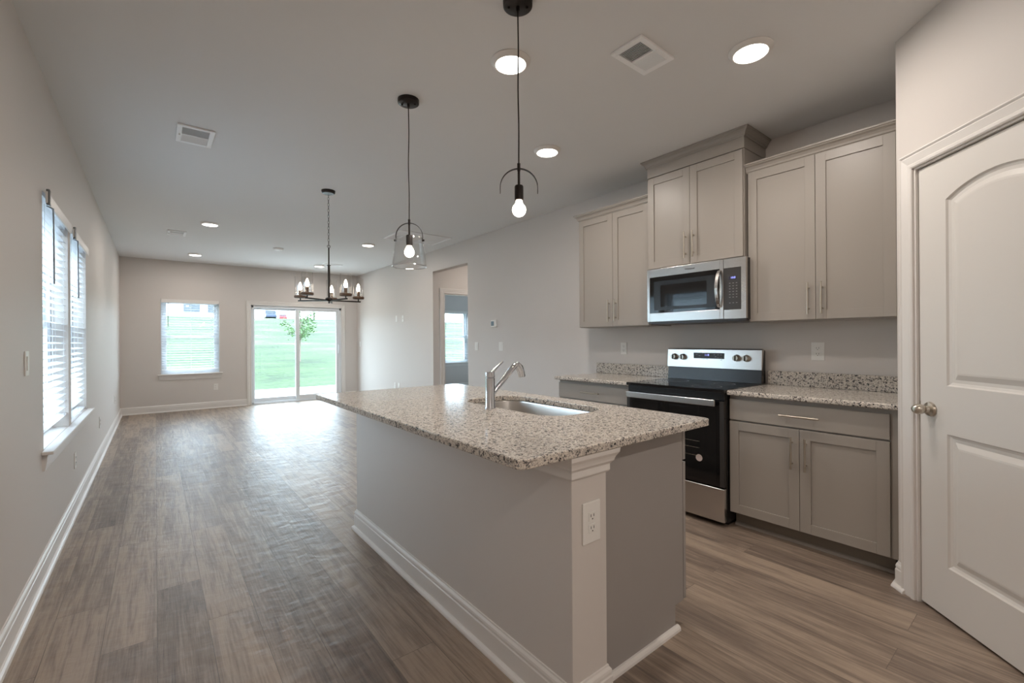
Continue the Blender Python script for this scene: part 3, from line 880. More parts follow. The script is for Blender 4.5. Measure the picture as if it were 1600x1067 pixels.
# faucet
fx, fy = 1.312, 1.828
fa = thing('kitchen_faucet', 'chrome single-lever kitchen faucet with angled pull-out spout beside the sink', 'faucet', (fx, fy, .9145))
part(MB().lathe([(0,.9145),(.027,.9145),(.027,.920),(.0245,.924),(.0245,1.066),(.0225,1.068)], (fx, fy, 0)), 'body', M['chrome'], fa)
mb = MB().lathe([(.0225,1.069),(.0245,1.071),(.0245,1.092),(.022,1.097),(0,1.098)], (fx, fy, 0))
mb.tube([(fx, fy, 1.084), (fx+.03, fy+.006, 1.106), (fx+.066, fy+.012, 1.130), (fx+.092, fy+.016, 1.145)], [.010, .0085, .0065, .0055], 12)
part(mb, 'lever', M['chrome'], fa)
mb = MB(); a = Vector((fx+.012, fy, .985)); b = Vector((1.452, fy-.004, 1.108))
mb.tube([a, a.lerp(b, .3), a.lerp(b, .7), b, (1.472, fy-.005, 1.125), (1.486, fy-.006, 1.128)], [.0115, .0125, .0140, .0155, .0160, .0140], 18)
spt = part(mb, 'spout', M['chrome'], fa)
mb = MB(); mb.tube([(1.466, fy-.006, 1.132), (1.480, fy-.006, 1.130), (1.497, fy-.007, 1.112), (1.508, fy-.008, 1.088), (1.514, fy-.008, 1.064)], [.006, .0165, .0205, .0200, .0185], 18)
sh_ = part(mb, 'spray_head', M['chrome'], spt)
part(MB().lathe([(0,-.003),(.015,-.003),(.015,.002),(0,.002)], (1.5155, fy-.008, 1.065)), 'aerator', M['rubber'], spt)

# ------------------------------------------------------------------ range
ra = thing('electric_range', 'stainless and black electric range between the two base cabinets', 'kitchen range', (3.25, 1.83, 0))
RY0, RY1 = 1.441, 2.221
part(MB().box(2.965, 3.575, RY0, RY1, .03, .895), 'body', M['black'], ra, bevel=.003)
part(MB().box(3.02, 3.55, RY0+.02, RY1-.02, 0, .03), 'feet_frame', M['black'], ra)
ct = part(MB().box(2.925, 3.50, RY0-.002, RY1+.002, .895, .917), 'cooktop', M['blackg'], ra, bevel=.003)
mb = MB()
for y, x, r in ((1.64, 3.08, .10), (2.03, 3.08, .075), (1.64, 3.34, .075), (2.03, 3.34, .09)):
    part(MB().lathe([(r-.003, .9171), (r-.003, .9173), (r, .9173), (r, .9171), (r-.003, .9171)], (x, y, 0), n=48), 'burner_ring', M['ink'], ct)
part(MB().box(2.945, 2.966, RY0+.004, RY1-.004, .845, .894), 'front_strip', M['black'], ra, bevel=.002)
od = part(MB().box(2.930, 2.964, RY0+.003, RY1-.003, .268, .840), 'oven_door', M['blackg'], ra, bevel=.003)
mb = MB()
part(MB().box(2.9285, 2.9301, RY0+.055, RY1-.055, .295, .780), 'door_glass', M['ovenwin'], od)
part(MB().box(2.927, 2.9303, RY0+.003, RY0+.030, .272, .838), 'side_trim', M['darkgrey'], od, bevel=.0006)
part(MB().box(2.927, 2.9303, RY1-.030, RY1-.003, .272, .838), 'side_trim', M['darkgrey'], od, bevel=.0006)
mb = MB()
for zz in (.450, .505, .550): part(MB().box(2.9275, 2.9284, 1.614, 2.04, zz-.0018, zz+.0018), 'oven_rack', M['nickel'], od)
part(MB().lathe([(0, 0), (.024, 0), (.024, .0006), (0, .0006)], (2.9277, 1.617, .437), 'X'), 'sticker', M['sticker'], od, label='small round pale sticker')
mb = MB(); mb.box(2.885, 2.902, RY0+.045, RY1-.025, .806, .850)
for y in (RY0+.075, RY1-.055): mb.box(2.900, 2.932, y-.012, y+.012, .812, .844)
part(mb, 'handle', M['steel'], od, bevel=.004, seg=3, label='wide flat stainless handle')
dr = part(MB().box(2.930, 2.964, RY0+.003, RY1-.003, .035, .258), 'storage_drawer', M['steel'], ra, bevel=.006, seg=3, label='stainless lower drawer front')
part(MB().prism([(3.502, .917), (3.575, .917), (3.575, 1.165), (3.545, 1.172), (3.530, 1.165), (3.512, 1.02)], RY0+.004, RY1-.004, 'Y'), 'backguard', M['black'], ra, bevel=.002)
cp = part(MB().prism([(3.500, 1.018), (3.512, 1.016), (3.548, 1.176), (3.522, 1.178), (3.512, 1.170)], RY0, RY1, 'Y'), 'control_panel', M['steel'], ra, bevel=.003, label='sloping stainless control panel')
def cpx(z): return 3.500+(z-1.018)*(3.512-3.500)/(1.170-1.018)
mb = MB(); mb.box(cpx(1.14)-.0035, cpx(1.14)+.002, 1.722, 1.978, 1.076, 1.142)
disp = part(mb, 'display_panel', M['darkgrey'], cp)
xx = cpx(1.11)-.0052
text_mesh('clock_digits', '1:18', .022, M['lcd'], disp, (xx, 1.862, 1.124), (PI/2, 0, -PI/2))
mb = MB()
for y, z in ((1.925,1.118),(1.925,1.098),(1.80,1.128),(1.79,1.112),(1.77,1.128),(1.745,1.128),(1.77,1.104),(1.745,1.104),(1.745,1.088),(1.86,1.090),(1.89,1.090),(1.95,1.128)):
    part(MB().box(xx, xx+.0012, y-.006, y+.006, z-.0018, z+.0018), 'touch_key', M['key'], disp)
for y in (2.150, 2.072, 1.623, 1.551):
    kb = MB().lathe([(0, -.034), (.019, -.034), (.022, -.030), (.024, -.006), (.027, -.002), (.027, 0)], (cpx(1.106), y, 1.106), 'X', 28)
    kn = part(kb, 'knob', M['nickel'], cp)
    part(MB().box(cpx(1.106)-.040, cpx(1.106)-.030, y-.004, y+.004, 1.086, 1.126), 'knob_grip', M['black'], kn, bevel=.002)

# ------------------------------------------------------------------ microwave
mw = thing('microwave_oven', 'stainless over-the-range microwave under the tall middle cabinet', 'microwave', (3.4, 1.81, 1.385))
part(MB().box(3.222, XR-.001, 1.418, 2.208, 1.392, 1.826), 'body', M['black'], mw, bevel=.002)
mb = MB()
def frame(mb, y0, y1, z0, z1, Y0, Y1, Z0, Z1, x0, x1):
    mb.box(x0, x1, y0, Y0, z0, z1); mb.box(x0, x1, Y1, y1, z0, z1)
    mb.box(x0, x1, Y0, Y1, z0, Z0); mb.box(x0, x1, Y0, Y1, Z1, z1)
frame(mb, 1.573, 2.211, 1.398, 1.826, 1.600, 2.186, 1.468, 1.760, 3.197, 3.222)
dw = part(mb, 'door', M['steel'], mw, bevel=.002, label='stainless microwave door frame')
part(MB().box(3.2015, 3.215, 1.600, 2.186, 1.468, 1.760), 'door_window', M['blackg'], dw)
mb = MB(); frame(mb, 1.64, 2.150, 1.49, 1.725, 1.70, 2.09, 1.515, 1.690, 3.2005, 3.2014)
part(mb, 'window_screen', M['black'], dw)
mb = MB(); frame(mb, 1.415, 1.570, 1.398, 1.826, 1.448, 1.5695, 1.462, 1.760, 3.197, 3.222)
fp = part(mb, 'control_frame', M['steel'], mw, bevel=.002)
kp = part(MB().box(3.199, 3.215, 1.448, 1.5695, 1.462, 1.760), 'keypad', M['darkgrey'], mw)
lc = part(MB().box(3.1978, 3.1989, 1.478, 1.535, 1.675, 1.700), 'display', M['lcdbg'], kp)
text_mesh('clock_digits', '10:0', .020, M['lcd'], lc, (3.1972, 1.504, 1.688), (PI/2, 0, -PI/2))
mb = MB()
for r in range(8):
    for c in range(3):
        if r == 6: continue
        part(MB().box(3.1980, 3.1989, 1.480+c*.024-.005, 1.480+c*.024+.005, 1.650-r*.020-.0018, 1.650-r*.020+.0018), 'key_label', M['key'], kp)
text_mesh('logo_lettering', 'Whirlpool', .019, M['inkd'], dw, (3.1962, 1.832, 1.793), (PI/2, 0, -PI/2))
mb = MB(); hp = []
for i in range(13):
    t = i/12; z = 1.482+t*.268; hp.append((3.192-.048*math.sin(PI*t)**.7-.004, z))
po = hp+[(x+.010, z) for x, z in reversed(hp)]
mb.prism(po, 1.588, 1.612, 'Y')
part(mb, 'handle', M['steel'], dw, bevel=.003, label='bowed vertical stainless handle')
mb = MB(); mb.box(3.215, 3.59, 1.43, 2.19, 1.380, 1.392); mb.box(3.205, 3.222, 1.42, 2.206, 1.385, 1.396)
part(mb, 'vent_grille', M['darkgrey'], mw)

# ------------------------------------------------------------------ wall plates
def plate(label, cat, name, axis, face, sgn, a, z, kind, group=None, w=.072, h=.117):
    """sgn: direction the plate sticks out along the axis"""
    loc = (face, a, z) if axis == 'X' else (a, face, z)
    r = thing(name, label, cat, loc, group)
    def bx(mb, da0, da1, z0, z1, o0, o1, mi=None):
        if axis == 'X': mb.box(face+sgn*o0, face+sgn*o1, a+da0, a+da1, z+z0, z+z1, mi)
        else: mb.box(a+da0, a+da1, face+sgn*o0, face+sgn*o1, z+z0, z+z1, mi)
        return mb
    part(bx(MB(), -w/2, w/2, -h/2, h/2, .0004, .006), 'cover_plate', M['plate'], r, bevel=.0025)
    if kind == 'outlet':
        for dz in (.020, -.020):
            f = part(bx(MB(), -.017, .017, dz-.0145, dz+.0145, .006, .0085), 'receptacle', M['plate'], r, bevel=.003, seg=3)
            mb = MB(); bx(mb, -.0085, -.0065, dz-.001, dz+.008, .0080, .0092); bx(mb, .0055, .0075, dz-.001, dz+.008, .0080, .0092)
            bx(mb, -.002, .002, dz-.010, dz-.006, .0080, .0092)
            part(mb, 'slots', M['slot'], f)
    elif kind == 'switch':
        part(bx(MB(), -.017, .017, -.034, .034, .006, .0095), 'rocker', M['plate'], r, bevel=.003)
    elif kind == 'jack':
        part(bx(MB(), -.006, .006, -.006, .006, .006, .012), 'jack', M['nickel'], r, bevel=.002)
    return r
plate('white duplex outlet on the camera-facing end of the island', 'outlet', 'wall_outlet', 'Y', IY0, -1, 1.140, .645, 'outlet', w=.086, h=.138)
plate('white outlet on the kitchen wall left of the range, above the left worktop', 'outlet', 'wall_outlet', 'X', XR, -1, 2.758, 1.168, 'outlet')
plate('white outlet above the worktop right of the range', 'outlet', 'wall_outlet', 'X', XR, -1, 1.112, 1.164, 'outlet', w=.08, h=.125)
plate('white wall switch nearer the hall opening, below and left of the thermostat', 'light switch', 'light_switch', 'X', XR, -1, 5.335, 1.171, 'switch', w=.085)
plate('white wall switch directly below the thermostat', 'light switch', 'light_switch', 'X', XR, -1, 4.758, 1.175, 'switch', w=.085)
plate('white light switch on the left wall nearer than the twin windows', 'light switch', 'light_switch', 'X', XL, 1, 3.085, 1.16, 'switch')
plate('white outlet low on the left wall below the farther twin window', 'outlet', 'wall_outlet', 'X', XL, 1, 4.68, .374, 'outlet')
plate('white outlet low on the left wall just beyond the twin windows', 'outlet', 'wall_outlet', 'X', XL, 1, 6.58, .395, 'outlet')
plate('white outlet low on the left wall near the far corner', 'outlet', 'wall_outlet', 'X', XL, 1, 8.85, .42, 'outlet')
plate('white outlet low on the back wall between the window and the sliding door', 'outlet', 'wall_outlet', 'Y', YB, -1, .893, .405, 'outlet')
plate('white wall switch at the far corner right of the sliding door', 'light switch', 'light_switch', 'X', XR, -1, 10.0, 1.19, 'switch')
plate('white plate high on the right wall, left one of the pair for a television', 'wall plate', 'wall_plate', 'X', XR, -1, 8.05, 1.68, 'blank')
plate('white plate high on the right wall, right one of the pair for a television', 'wall plate', 'wall_plate', 'X', XR, -1, 7.77, 1.67, 'jack')
plate('white outlet low on the right wall, left one of two above the island edge', 'outlet', 'wall_outlet', 'X', XR, -1, 8.13, .40, 'outlet')
plate('white cable plate low on the right wall, right one of two above the island edge', 'wall plate', 'wall_plate', 'X', XR, -1, 7.96, .40, 'jack')
th = thing('thermostat', 'small white wall thermostat with a grey screen right of the hall opening', 'thermostat', (XR, 4.90, 1.48))
part(MB().box(XR-.024, XR-.0005, 4.84, 4.96, 1.435, 1.530), 'housing', M['plate'], th, bevel=.004)
part(MB().box(XR-.0255, XR-.0235, 4.885, 4.95, 1.452, 1.512), 'screen', M['lcdgrey'], th)

# ------------------------------------------------------------------ ceiling fixtures
def recessed(x, y, label, k=1.0):
    r = thing('recessed_light', label, 'recessed light', (x, y, ZC), 'round recessed ceiling lights')
    part(MB().lathe([(.080, ZC-.004), (.080, ZC-.021), (.084, ZC-.023), (.089, ZC-.020), (.101, ZC-.008), (.105, ZC-.004), (.105, ZC-.0005), (.080, ZC-.0005), (.080, ZC-.004)], (x, y, 0), n=40), 'trim_ring', M['trim'], r)
    part(MB().lathe([(0, ZC-.0215), (.0795, ZC-.0215), (.0795, ZC-.016), (0, ZC-.016)], (x, y, 0), n=40), 'lens', M['lens'], r, label='glowing white lens')
    ld = bpy.data.lights.new('lamp', 'AREA'); ld.shape = 'DISK'; ld.size = .13; ld.energy = RECESS_W*k; ld.color = WARM
    lo = bpy.data.objects.new('lamp', ld); COL.objects.link(lo); lo.parent = r; lo.location = (0, 0, -.026)
    return r
for x, y, lab in ((1.488, 1.866, 'lit recessed light nearest the camera over the island, behind the near pendant cord'),
                  (2.403, 1.033, 'lit recessed light at upper right, in front of the right wall cabinets'),
                  (2.409, 2.569, 'lit recessed light beside the near pendant, left of the wall cabinets'),
                  (2.563, 6.760, 'lit recessed light between the chandelier and the far pendant'),
                  (.540, 6.729, 'lit recessed light on the left of the living area, right of the small vent'),
                  (.531, 9.224, 'lit recessed light nearest the back wall above the window'),
                  (2.519, 9.210, 'lit recessed light nearest the back wall, above the chandelier glasses')):
    recessed(x, y, lab, 1.35 if y < 3 else 1.0)
for x, y, lab in ((1.0, -1.4, 'unseen fill light added behind the camera on the right'), (.1, -1.4, 'unseen fill light added behind the camera on the left'),
                  (.35, .2, 'recessed light above the camera')):
    if y > 0: continue
    recessed(x, y, lab, 1.9)  # added fill lamps out of view, brighten the surfaces facing the camera
recessed(4.45, 5.8, 'recessed light on the hallway ceiling beyond the wall opening')

def disc(x, y, label, r0=.075):
    r = thing('smoke_detector', label, 'smoke detector', (x, y, ZC))
    part(MB().lathe([(0, ZC-.034), (r0*.55, ZC-.034), (r0*.8, ZC-.030), (r0*.92, ZC-.018), (r0, ZC-.012), (r0, ZC-.0005)], (x, y, 0)), 'housing', M['bulboff'], r)
    part(MB().lathe([(0, ZC-.037), (.012, ZC-.037), (.013, ZC-.033), (0, ZC-.033)], (x+.02, y, 0)), 'test_button', M['vent'], r)
disc(1.537, 7.884, 'round white smoke detector on the far ceiling left of the chandelier rod')

def register(label, x0, x1, y0, y1, along, name='ceiling_vent', nl=10):
    """supply register: two banks of louvres with opposite tilt; 'along' = direction the louvres run"""
    cx, cy = (x0+x1)/2, (y0+y1)/2
    r = thing(name, label, 'ceiling vent', (cx, cy, ZC))
    b = .030; z0, z1 = ZC-.012, ZC-.0005
    mb = MB(); X0, X1, Y0, Y1 = x0+b, x1-b, y0+b, y1-b
    mb.box(x0, X0, y0, y1, z0, z1); mb.box(X1, x1, y0, y1, z0, z1); mb.box(X0, X1, y0, Y0, z0, z1); mb.box(X0, X1, Y1, y1, z0, z1)
    if along == 'Y': mb.box(cx-.006, cx+.006, Y0, Y1, z0, z1)
    else: mb.box(X0, X1, cy-.006, cy+.006, z0, z1)
    part(mb, 'frame', M['vent'], r, bevel=.002)
    part(MB().box(X0, X1, Y0, Y1, ZC-.002, ZC-.0006), 'duct', M['ventdark'], r)
    mb = MB()
    L0, L1 = (X0, X1) if along == 'Y' else (Y0, Y1)
    c = (L0+L1)/2; n = nl
    for half, s in ((0, 1), (1, -1)):
        a0, a1 = (L0, c-.006) if half == 0 else (c+.006, L1)
        for i in range(n):
            a = a0+(a1-a0)*(i+.5)/n; hw = (a1-a0)/n*.30
            p = [(a-hw*s-.0012, z0), (a-hw*s+.0012, z0), (a+hw*s+.0012, ZC-.003), (a+hw*s-.0012, ZC-.003)]
            if along == 'Y': mb.prism(p, Y0, Y1, 'Y')
            else: mb.prism(p, X0, X1, 'X')
    part(mb, 'louvres', M['vent'], r)
    part(MB().box(cx-.004, cx+.004, y0+.016, y0+.028, z0-.014, z0) if along == 'Y' else MB().box(x0+.012, x0+.024, cy-.004, cy+.004, z0-.014, z0), 'damper_lever', M['vent'], r)
    return r
register('white louvred ceiling vent over the kitchen between two recessed lights', 1.855, 2.145, 1.305, 1.495, 'Y')
register('white louvred ceiling vent at upper left, nearest the left wall windows', .122, .338, 3.765, 4.09, 'X')
register('small white ceiling vent farther back on the left, before the living area lights', .130, .335, 7.42, 7.72, 'X')
register('thin white ceiling vent far back, right of the chandelier rod', 2.50, 2.85, 8.85, 9.0, 'X', nl=4)
# return grille
rg = thing('return_air_grille', 'large white return air grille on the ceiling behind the far pendant', 'ceiling vent', (2.96, 5.89, ZC))
mb = MB(); gx0, gx1, gy0, gy1 = 2.565, 3.36, 5.60, 6.175; zz0, zz1 = ZC-.014, ZC-.0005
mb.box(gx0, gx0+.03, gy0, gy1, zz0, zz1); mb.box(gx1-.03, gx1, gy0, gy1, zz0, zz1); mb.box(gx0+.03, gx1-.03, gy0, gy0+.03, zz0, zz1); mb.box(gx0+.03, gx1-.03, gy1-.03, gy1, zz0, zz1)
for i in range(1, 5):
    xx = gx0+.03+(gx1-gx0-.06)*i/5; mb.box(xx-.005, xx+.005, gy0+.03, gy1-.03, zz0+.002, zz1)
part(mb, 'frame', M['vent'], rg, bevel=.002)
part(MB().box(gx0+.03, gx1-.03, gy0+.03, gy1-.03, ZC-.002, ZC-.0006), 'filter', M['vent'], rg)
mb = MB(); n = 42
for i in range(n):
    yy = gy0+.03+(gy1-gy0-.06)*(i+.5)/n
    mb.prism([(yy+.006, zz0+.003), (yy+.005, zz0+.003), (yy-.006, ZC-.003), (yy-.005, ZC-.003)], gx0+.03, gx1-.03, 'X')
part(mb, 'louvres', M['vent'], rg)

# ------------------------------------------------------------------ pendants
def pendant(x, y, dz, label, shade):
    p = thing('pendant_light', label, 'pendant light', (x, y, ZC), 'black pendant lights over the island')
    part(MB().lathe([(0, ZC-.026), (.058, ZC-.026), (.064, ZC-.022), (.065, ZC-.004), (.065, ZC-.0005)], (x, y, 0)), 'canopy', M['bronze'], p)
    for s in (-1, 1): part(MB().lathe([(0, ZC-.034), (.005, ZC-.033), (.006, ZC-.026)], (x+s*.04*.78, y-s*.04*.62, 0), n=10), 'canopy_screw', M['bronze'], p)
    part(MB().lathe([(0, ZC-.045), (.007, ZC-.045), (.008, ZC-.026)], (x, y, 0), n=12), 'cord_grip', M['bronze'], p)
    zt = 2.011+dz
    pts = []
    for i in range(15):
        t = i/14; z = ZC-.03+(zt+.012-ZC+.03)*t
        pts.append((x+.004*math.sin(t*9)*math.sin(PI*t), y+.003*math.sin(t*7+1)*math.sin(PI*t), z))
    part(MB().tube(pts, .0032, 8), 'cord', M['bronze'], p)
    part(MB().lathe([(0, zt+.018), (.007, zt+.018), (.007, zt-.014), (.0055, zt-.016), (.0055, 1.925+dz), (0, 1.925+dz)], (x, y, 0), n=16), 'stem', M['bronze'], p)
    # arched strap
    ux, uy = .80, -.60
    px_, py_ = .60, .80
    R = .082; mb = MB(); n = 24; v = []; f = []
    path = []
    for i in range(n+1):
        a = PI*i/n; path.append((R*math.cos(a), 1.924+dz+R*math.sin(a)))
    path = [(R, 1.898+dz)]+path+[(-R, 1.898+dz)]
    hw = .0065; th = .0026; k = len(path)
    for i, (u, z) in enumerate(path):
        if 0 < i < k-1:
            a = PI*(i-1)/n; nu, nz = math.cos(a), math.sin(a)
        else: nu, nz = (1 if u > 0 else -1), 0
        for su, sw in ((1, -1), (1, 1), (-1, 1), (-1, -1)):
            uu = u+nu*su*th/2; z2 = z+nz*su*th/2; w = sw*hw
            v.append((x+ux*uu+px_*w, y+uy*uu+py_*w, z2))
    for i in range(k-1):
        for j in range(4): f.append((i*4+j, i*4+(j+1) % 4, (i+1)*4+(j+1) % 4, (i+1)*4+j))
    f.append((0,1,2,3)); f.append(tuple((k-1)*4+j for j in (3,2,1,0)))
    mb.add(v, f)
    part(mb, 'arch_strap', M['bronze'], p)
    part(MB().lathe([(0, 1.932+dz), (.017, 1.932+dz), (.0195, 1.927+dz), (.0195, 1.868+dz), (.015, 1.866+dz), (0, 1.866+dz)], (x, y, 0), n=24), 'socket', M['bronze'], p)
    bz = 1.826+dz; pr = [(0, bz-.030)]
    for i in range(1, 12):
        a = -PI/2+PI*i/14; pr.append((.030*math.cos(a), bz+.030*math.sin(a)))
    pr += [(.014, bz+.034), (.013, bz+.044), (0, bz+.045)]
    part(MB().lathe(pr, (x, y, 0), n=28), 'bulb', M['bulb'], p, label='glowing round bulb')
    if shade:
        zb, zt2 = 1.738+dz, 1.915+dz
        pr = [(.103, zb), (.105, zb+.003), (.084, zt2-.012), (.078, zt2), (.0755, zt2), (.081, zt2-.013), (.1015, zb+.003), (.103, zb)]
        s = part(MB().lathe(pr, (x, y, 0), n=64), 'glass_shade', M['shade'], p, label='clear flared glass shade')
        part(MB().lathe([(.101, zb), (.104, zb-.0025), (.107, zb), (.105, zb+.004), (.102, zb+.004), (.101, zb)], (x, y, 0), n=64), 'shade_rim', M['rim'], p)
        for sg in (-1, 1):
            part(MB().tube([(x+ux*sg*.078, y+uy*sg*.078, 1.900+dz), (x+ux*sg*.092, y+uy*sg*.092, 1.900+dz)], .006, 10), 'shade_screw', M['bronze'], p)
    return p
pendant(1.250, 1.515, 0, 'black pendant nearest the camera, bare bulb under an arched strap without a shade', False)
pendant(1.227, 2.552, -.026, 'black pendant farther away with a clear flared glass shade', True)

# ------------------------------------------------------------------ chandelier
cx_, cy_ = 1.341, 4.578
ch = thing('chandelier', 'five-light chandelier with clear glass cylinders on wood-toned cups, hung by a chain', 'chandelier', (cx_, cy_, ZC))
part(MB().lathe([(0, ZC-.030), (.052, ZC-.030), (.062, ZC-.022), (.065, ZC-.0005)], (cx_, cy_, 0)), 'canopy', M['bronze'], ch)
mb = MB(); z = ZC-.034; i = 0
while z > 2.235:
    pts = []
    for j in range(12):
        a = 2*PI*j/12; u = .0075*math.cos(a); w = .017*math.sin(a)
        pts.append((cx_+(u if i % 2 else 0), cy_+(0 if i % 2 else u), z-.017+w))
    mb.tube(pts, .0018, 6, closed=True); z -= .029; i += 1
zl = z
part(mb, 'chain', M['bronze'], ch)
mb = MB(); pts = [(cx_+.014*math.cos(2*PI*j/16), cy_, 2.190+.014*math.sin(2*PI*j/16)) for j in range(16)]
mb.tube(pts, .0025, 8, closed=True)
part(mb, 'hanging_loop', M['bronze'], ch)
part(MB().tube([(cx_, cy_, zl-.004), (cx_, cy_, 2.170)], .0022, 6), 'cord', M['bronze'], ch)
mb = MB().lathe([(0, 2.176), (.0065, 2.174), (.0065, 2.010), (.018, 2.008), (.018, 2.003), (.011, 2.0), (.011, 1.690), (.03, 1.684), (.034, 1.676), (.034, 1.662), (.028, 1.652), (.008, 1.648), (.008, 1.632), (0, 1.628)], (cx_, cy_, 0))
part(mb, 'center_column', M['bronze'], ch)
base_az = math.atan2(cx_, cy_)
for kk in range(5):
    az = base_az+math.radians(5+72*kk)
    dx, dy = math.sin(az), math.cos(az)
    R = .285; ex, ey = cx_+dx*R, cy_+dy*R
    # square bar arm
    mb = MB(); nx, ny = -dy, dx; w = .007
    za = 1.658
    v = []
    for t in (.02, R+.022):
        for s1, s2 in ((-1, -1), (1, -1), (1, 1), (-1, 1)):
            v.append((cx_+dx*t+nx*s1*w, cy_+dy*t+ny*s1*w, za+s2*w))
    mb.add(v, [(0,3,2,1),(4,5,6,7),(0,1,5,4),(1,2,6,5),(2,3,7,6),(3,0,4,7)])
    mb.lathe([(.006, za+.005), (.006, za+.03)], (ex, ey, 0), n=12)
    arm = part(mb, 'arm', M['bronze'], ch, bevel=.0015)
    part(MB().lathe([(0, 1.684), (.050, 1.684), (.056, 1.690), (.056, 1.706), (.051, 1.709), (0, 1.709)], (ex, ey, 0)), 'cup', M['wood'], arm, label='wood-toned round cup')
    part(MB().lathe([(0, 1.709), (.0125, 1.709), (.0125, 1.762), (.010, 1.764), (0, 1.764)], (ex, ey, 0), n=16), 'candle_sleeve', M['wood'], arm)
    part(MB().lathe([(0, 1.764), (.011, 1.766), (.017, 1.782), (.0175, 1.795), (.013, 1.815), (.006, 1.835), (0, 1.842)], (ex, ey, 0), n=18), 'bulb', M['bulb'], arm)
    part(MB().lathe([(.0505, 1.7095), (.0505, 1.895), (.048, 1.895), (.048, 1.7095), (.0505, 1.7095)], (ex, ey, 0), n=40), 'glass_cylinder', M['shade'], arm)

# ------------------------------------------------------------------ outdoors
def gz(y):
    if y < 14.2: return -.12
    e = 1.255+.0468*38
    if y < 38:
        t = (y-14.2)/(38-14.2); return -.12+(e+.12)*(t**1.08)
    return 1.255+.0468*y
mb = MB(); xs = [-60+3*i for i in range(48)]; ysx = [10.36+.0001, 12, 14.2, 16, 18, 20, 22, 24, 26, 28, 30, 32, 34, 36, 38, 42, 50, 60, 75, 95, 120]
rnd = random.Random(3)
v = [(x, y, gz(y)+(rnd.uniform(-.05, .05) if 15 < y < 37 else 0)) for y in ysx for x in xs]; n = len(xs)
f = [(j*n+i, j*n+i+1, (j+1)*n+i+1, (j+1)*n+i) for j in range(len(ysx)-1) for i in range(n-1)]
mb.add(v, f, True); mb.build('lawn', M['grass'])
lawn = bpy.data.objects['lawn']; lawn['kind'] = 'structure'
mb = MB(); mb.box(-60, XL-.162, -25, 10.36, -.3, -.12)
o = mb.build('side_yard', M['bounce_ground']); o['kind'] = 'structure'  # unseen pale ground instead of grass, added to bounce daylight onto the blinds
mb = MB(); mb.box(.6, 4.4, YB+.162, 13.9, -.119, -.06)
o = mb.build('patio_slab', M['concrete'], bevel=.01); tag(o, 'pale concrete patio slab outside the sliding glass door', 'patio slab')
# house up the hill
def house(label, x0, x1, y0, y1, z0, hgt, wins, mside, ridge=3., face='Y'):
    h = thing('house', label, 'house', ((x0+x1)/2, (y0+y1)/2, z0))
    part(MB().box(x0, x1, y0, y1, z0, z0+hgt), 'wall', M[mside], h)
    mb = MB(); zc = z0+hgt
    if face == 'Y': mb.prism([(y0-.4, zc), (y1+.4, zc), ((y0+y1)/2, zc+ridge)], x0-.4, x1+.4, 'X')
    else: mb.prism([(x0-.4, zc), (x1+.4, zc), ((x0+x1)/2, zc+ridge)], y0-.4, y1+.4, 'Y')
    part(mb, 'roof', M['roof'], h)
    for (a, z, w, hh) in wins:
        mb = MB(); mg = MB()
        if face == 'Y':
            mb.box(a-w/2-.08, a+w/2+.08, y0-.06, y0, z-hh/2-.08, z+hh/2+.08); mg.box(a-w/2, a+w/2, y0-.08, y0-.055, z-hh/2, z+hh/2)
        else:
            mb.box(x1, x1+.06, a-w/2-.08, a+w/2+.08, z-hh/2-.08, z+hh/2+.08); mg.box(x1+.055, x1+.08, a-w/2, a+w/2, z-hh/2, z+hh/2)
        wi = part(mb, 'window', M['vinyl'], h); part(mg, 'pane', M['hwin'], wi)
    return h
hy = 60
house('white sided house on top of the grassy hill, seen through the back window blind', -14, .158*hy, hy, hy+10, gz(hy)-.1, 6.0,
      [(.052*hy, 1.255+.0625*hy, 1.5, 1.0), (.088*hy, 1.255+.0625*hy, 1.5, 1.0), (-4, 1.255+.0625*hy, 1.5, 1.0)], 'siding')
mb = MB(); mb.box(-60, 40, -40, YF-.162, -.3, -.12)
o = mb.build('front_lawn', M['grass']); o['kind'] = 'structure'
house('pale neighbouring house beyond the left wall windows', -44, -34.0, -2, 30, -.2, 5.6,
      [(10.0, 1.3, 1.2, 1.5), (16.5, 1.3, 1.2, 1.5), (24, 1.3, 1.2, 1.5), (12.0, 4.0, 1.0, 1.3), (21.0, 4.0, 1.0, 1.3)], 'siding2', 2.5, 'X')
# cars on the hill
def car(label, x, y, z, L, w, h, m, rz):
    c = thing('car', label, 'car', (x, y, z), None, rz, local=True)
    prof = [(-L/2, .35), (-L/2, .75), (-L/2+.15, .92), (-L*.22, 1.0), (-L*.10, h), (L*.22, h), (L*.42, .98), (L/2, .85), (L/2, .35)]
    mb = MB(); mb.prism(prof, -w/2, w/2, 'Y'); part(mb, 'body', m, c, bevel=.08, seg=3)
    mg = MB(); mg.prism([(-L*.20, 1.03), (-L*.105, h-.06), (L*.21, h-.06), (L*.37, 1.03)], -w/2-.01, w/2+.01, 'Y')
    mg.prism([(-w*.42, 1.05), (w*.42, 1.05), (w*.36, h-.08), (-w*.36, h-.08)], -L*.22, L*.40, 'X')
    part(mg, 'windows', M['hwin'], c)
    for sx in (-1, 1):
        for sy in (-1, 1):
            part(MB().lathe([(0, -.11), (.30, -.11), (.33, -.08), (.33, .08), (.30, .11), (0, .11)], (sx*L*.31, sy*(w/2-.1), .33), 'Y', 20), 'wheel', M['tyre'], c)
    return c
cy1_ = 92; cy2_ = 116
car('slate blue car parked on top of the hill, seen through the sliding door', .1795*cy1_, cy1_, gz(cy1_)-.25, 4.4, 1.75, 1.7, M['carblue'], math.radians(84))
car('small red car parked on top of the hill right of the blue car', .2015*cy2_, cy2_, gz(cy2_)-.45, 4.0, 1.6, 1.4, M['carred'], math.radians(84))

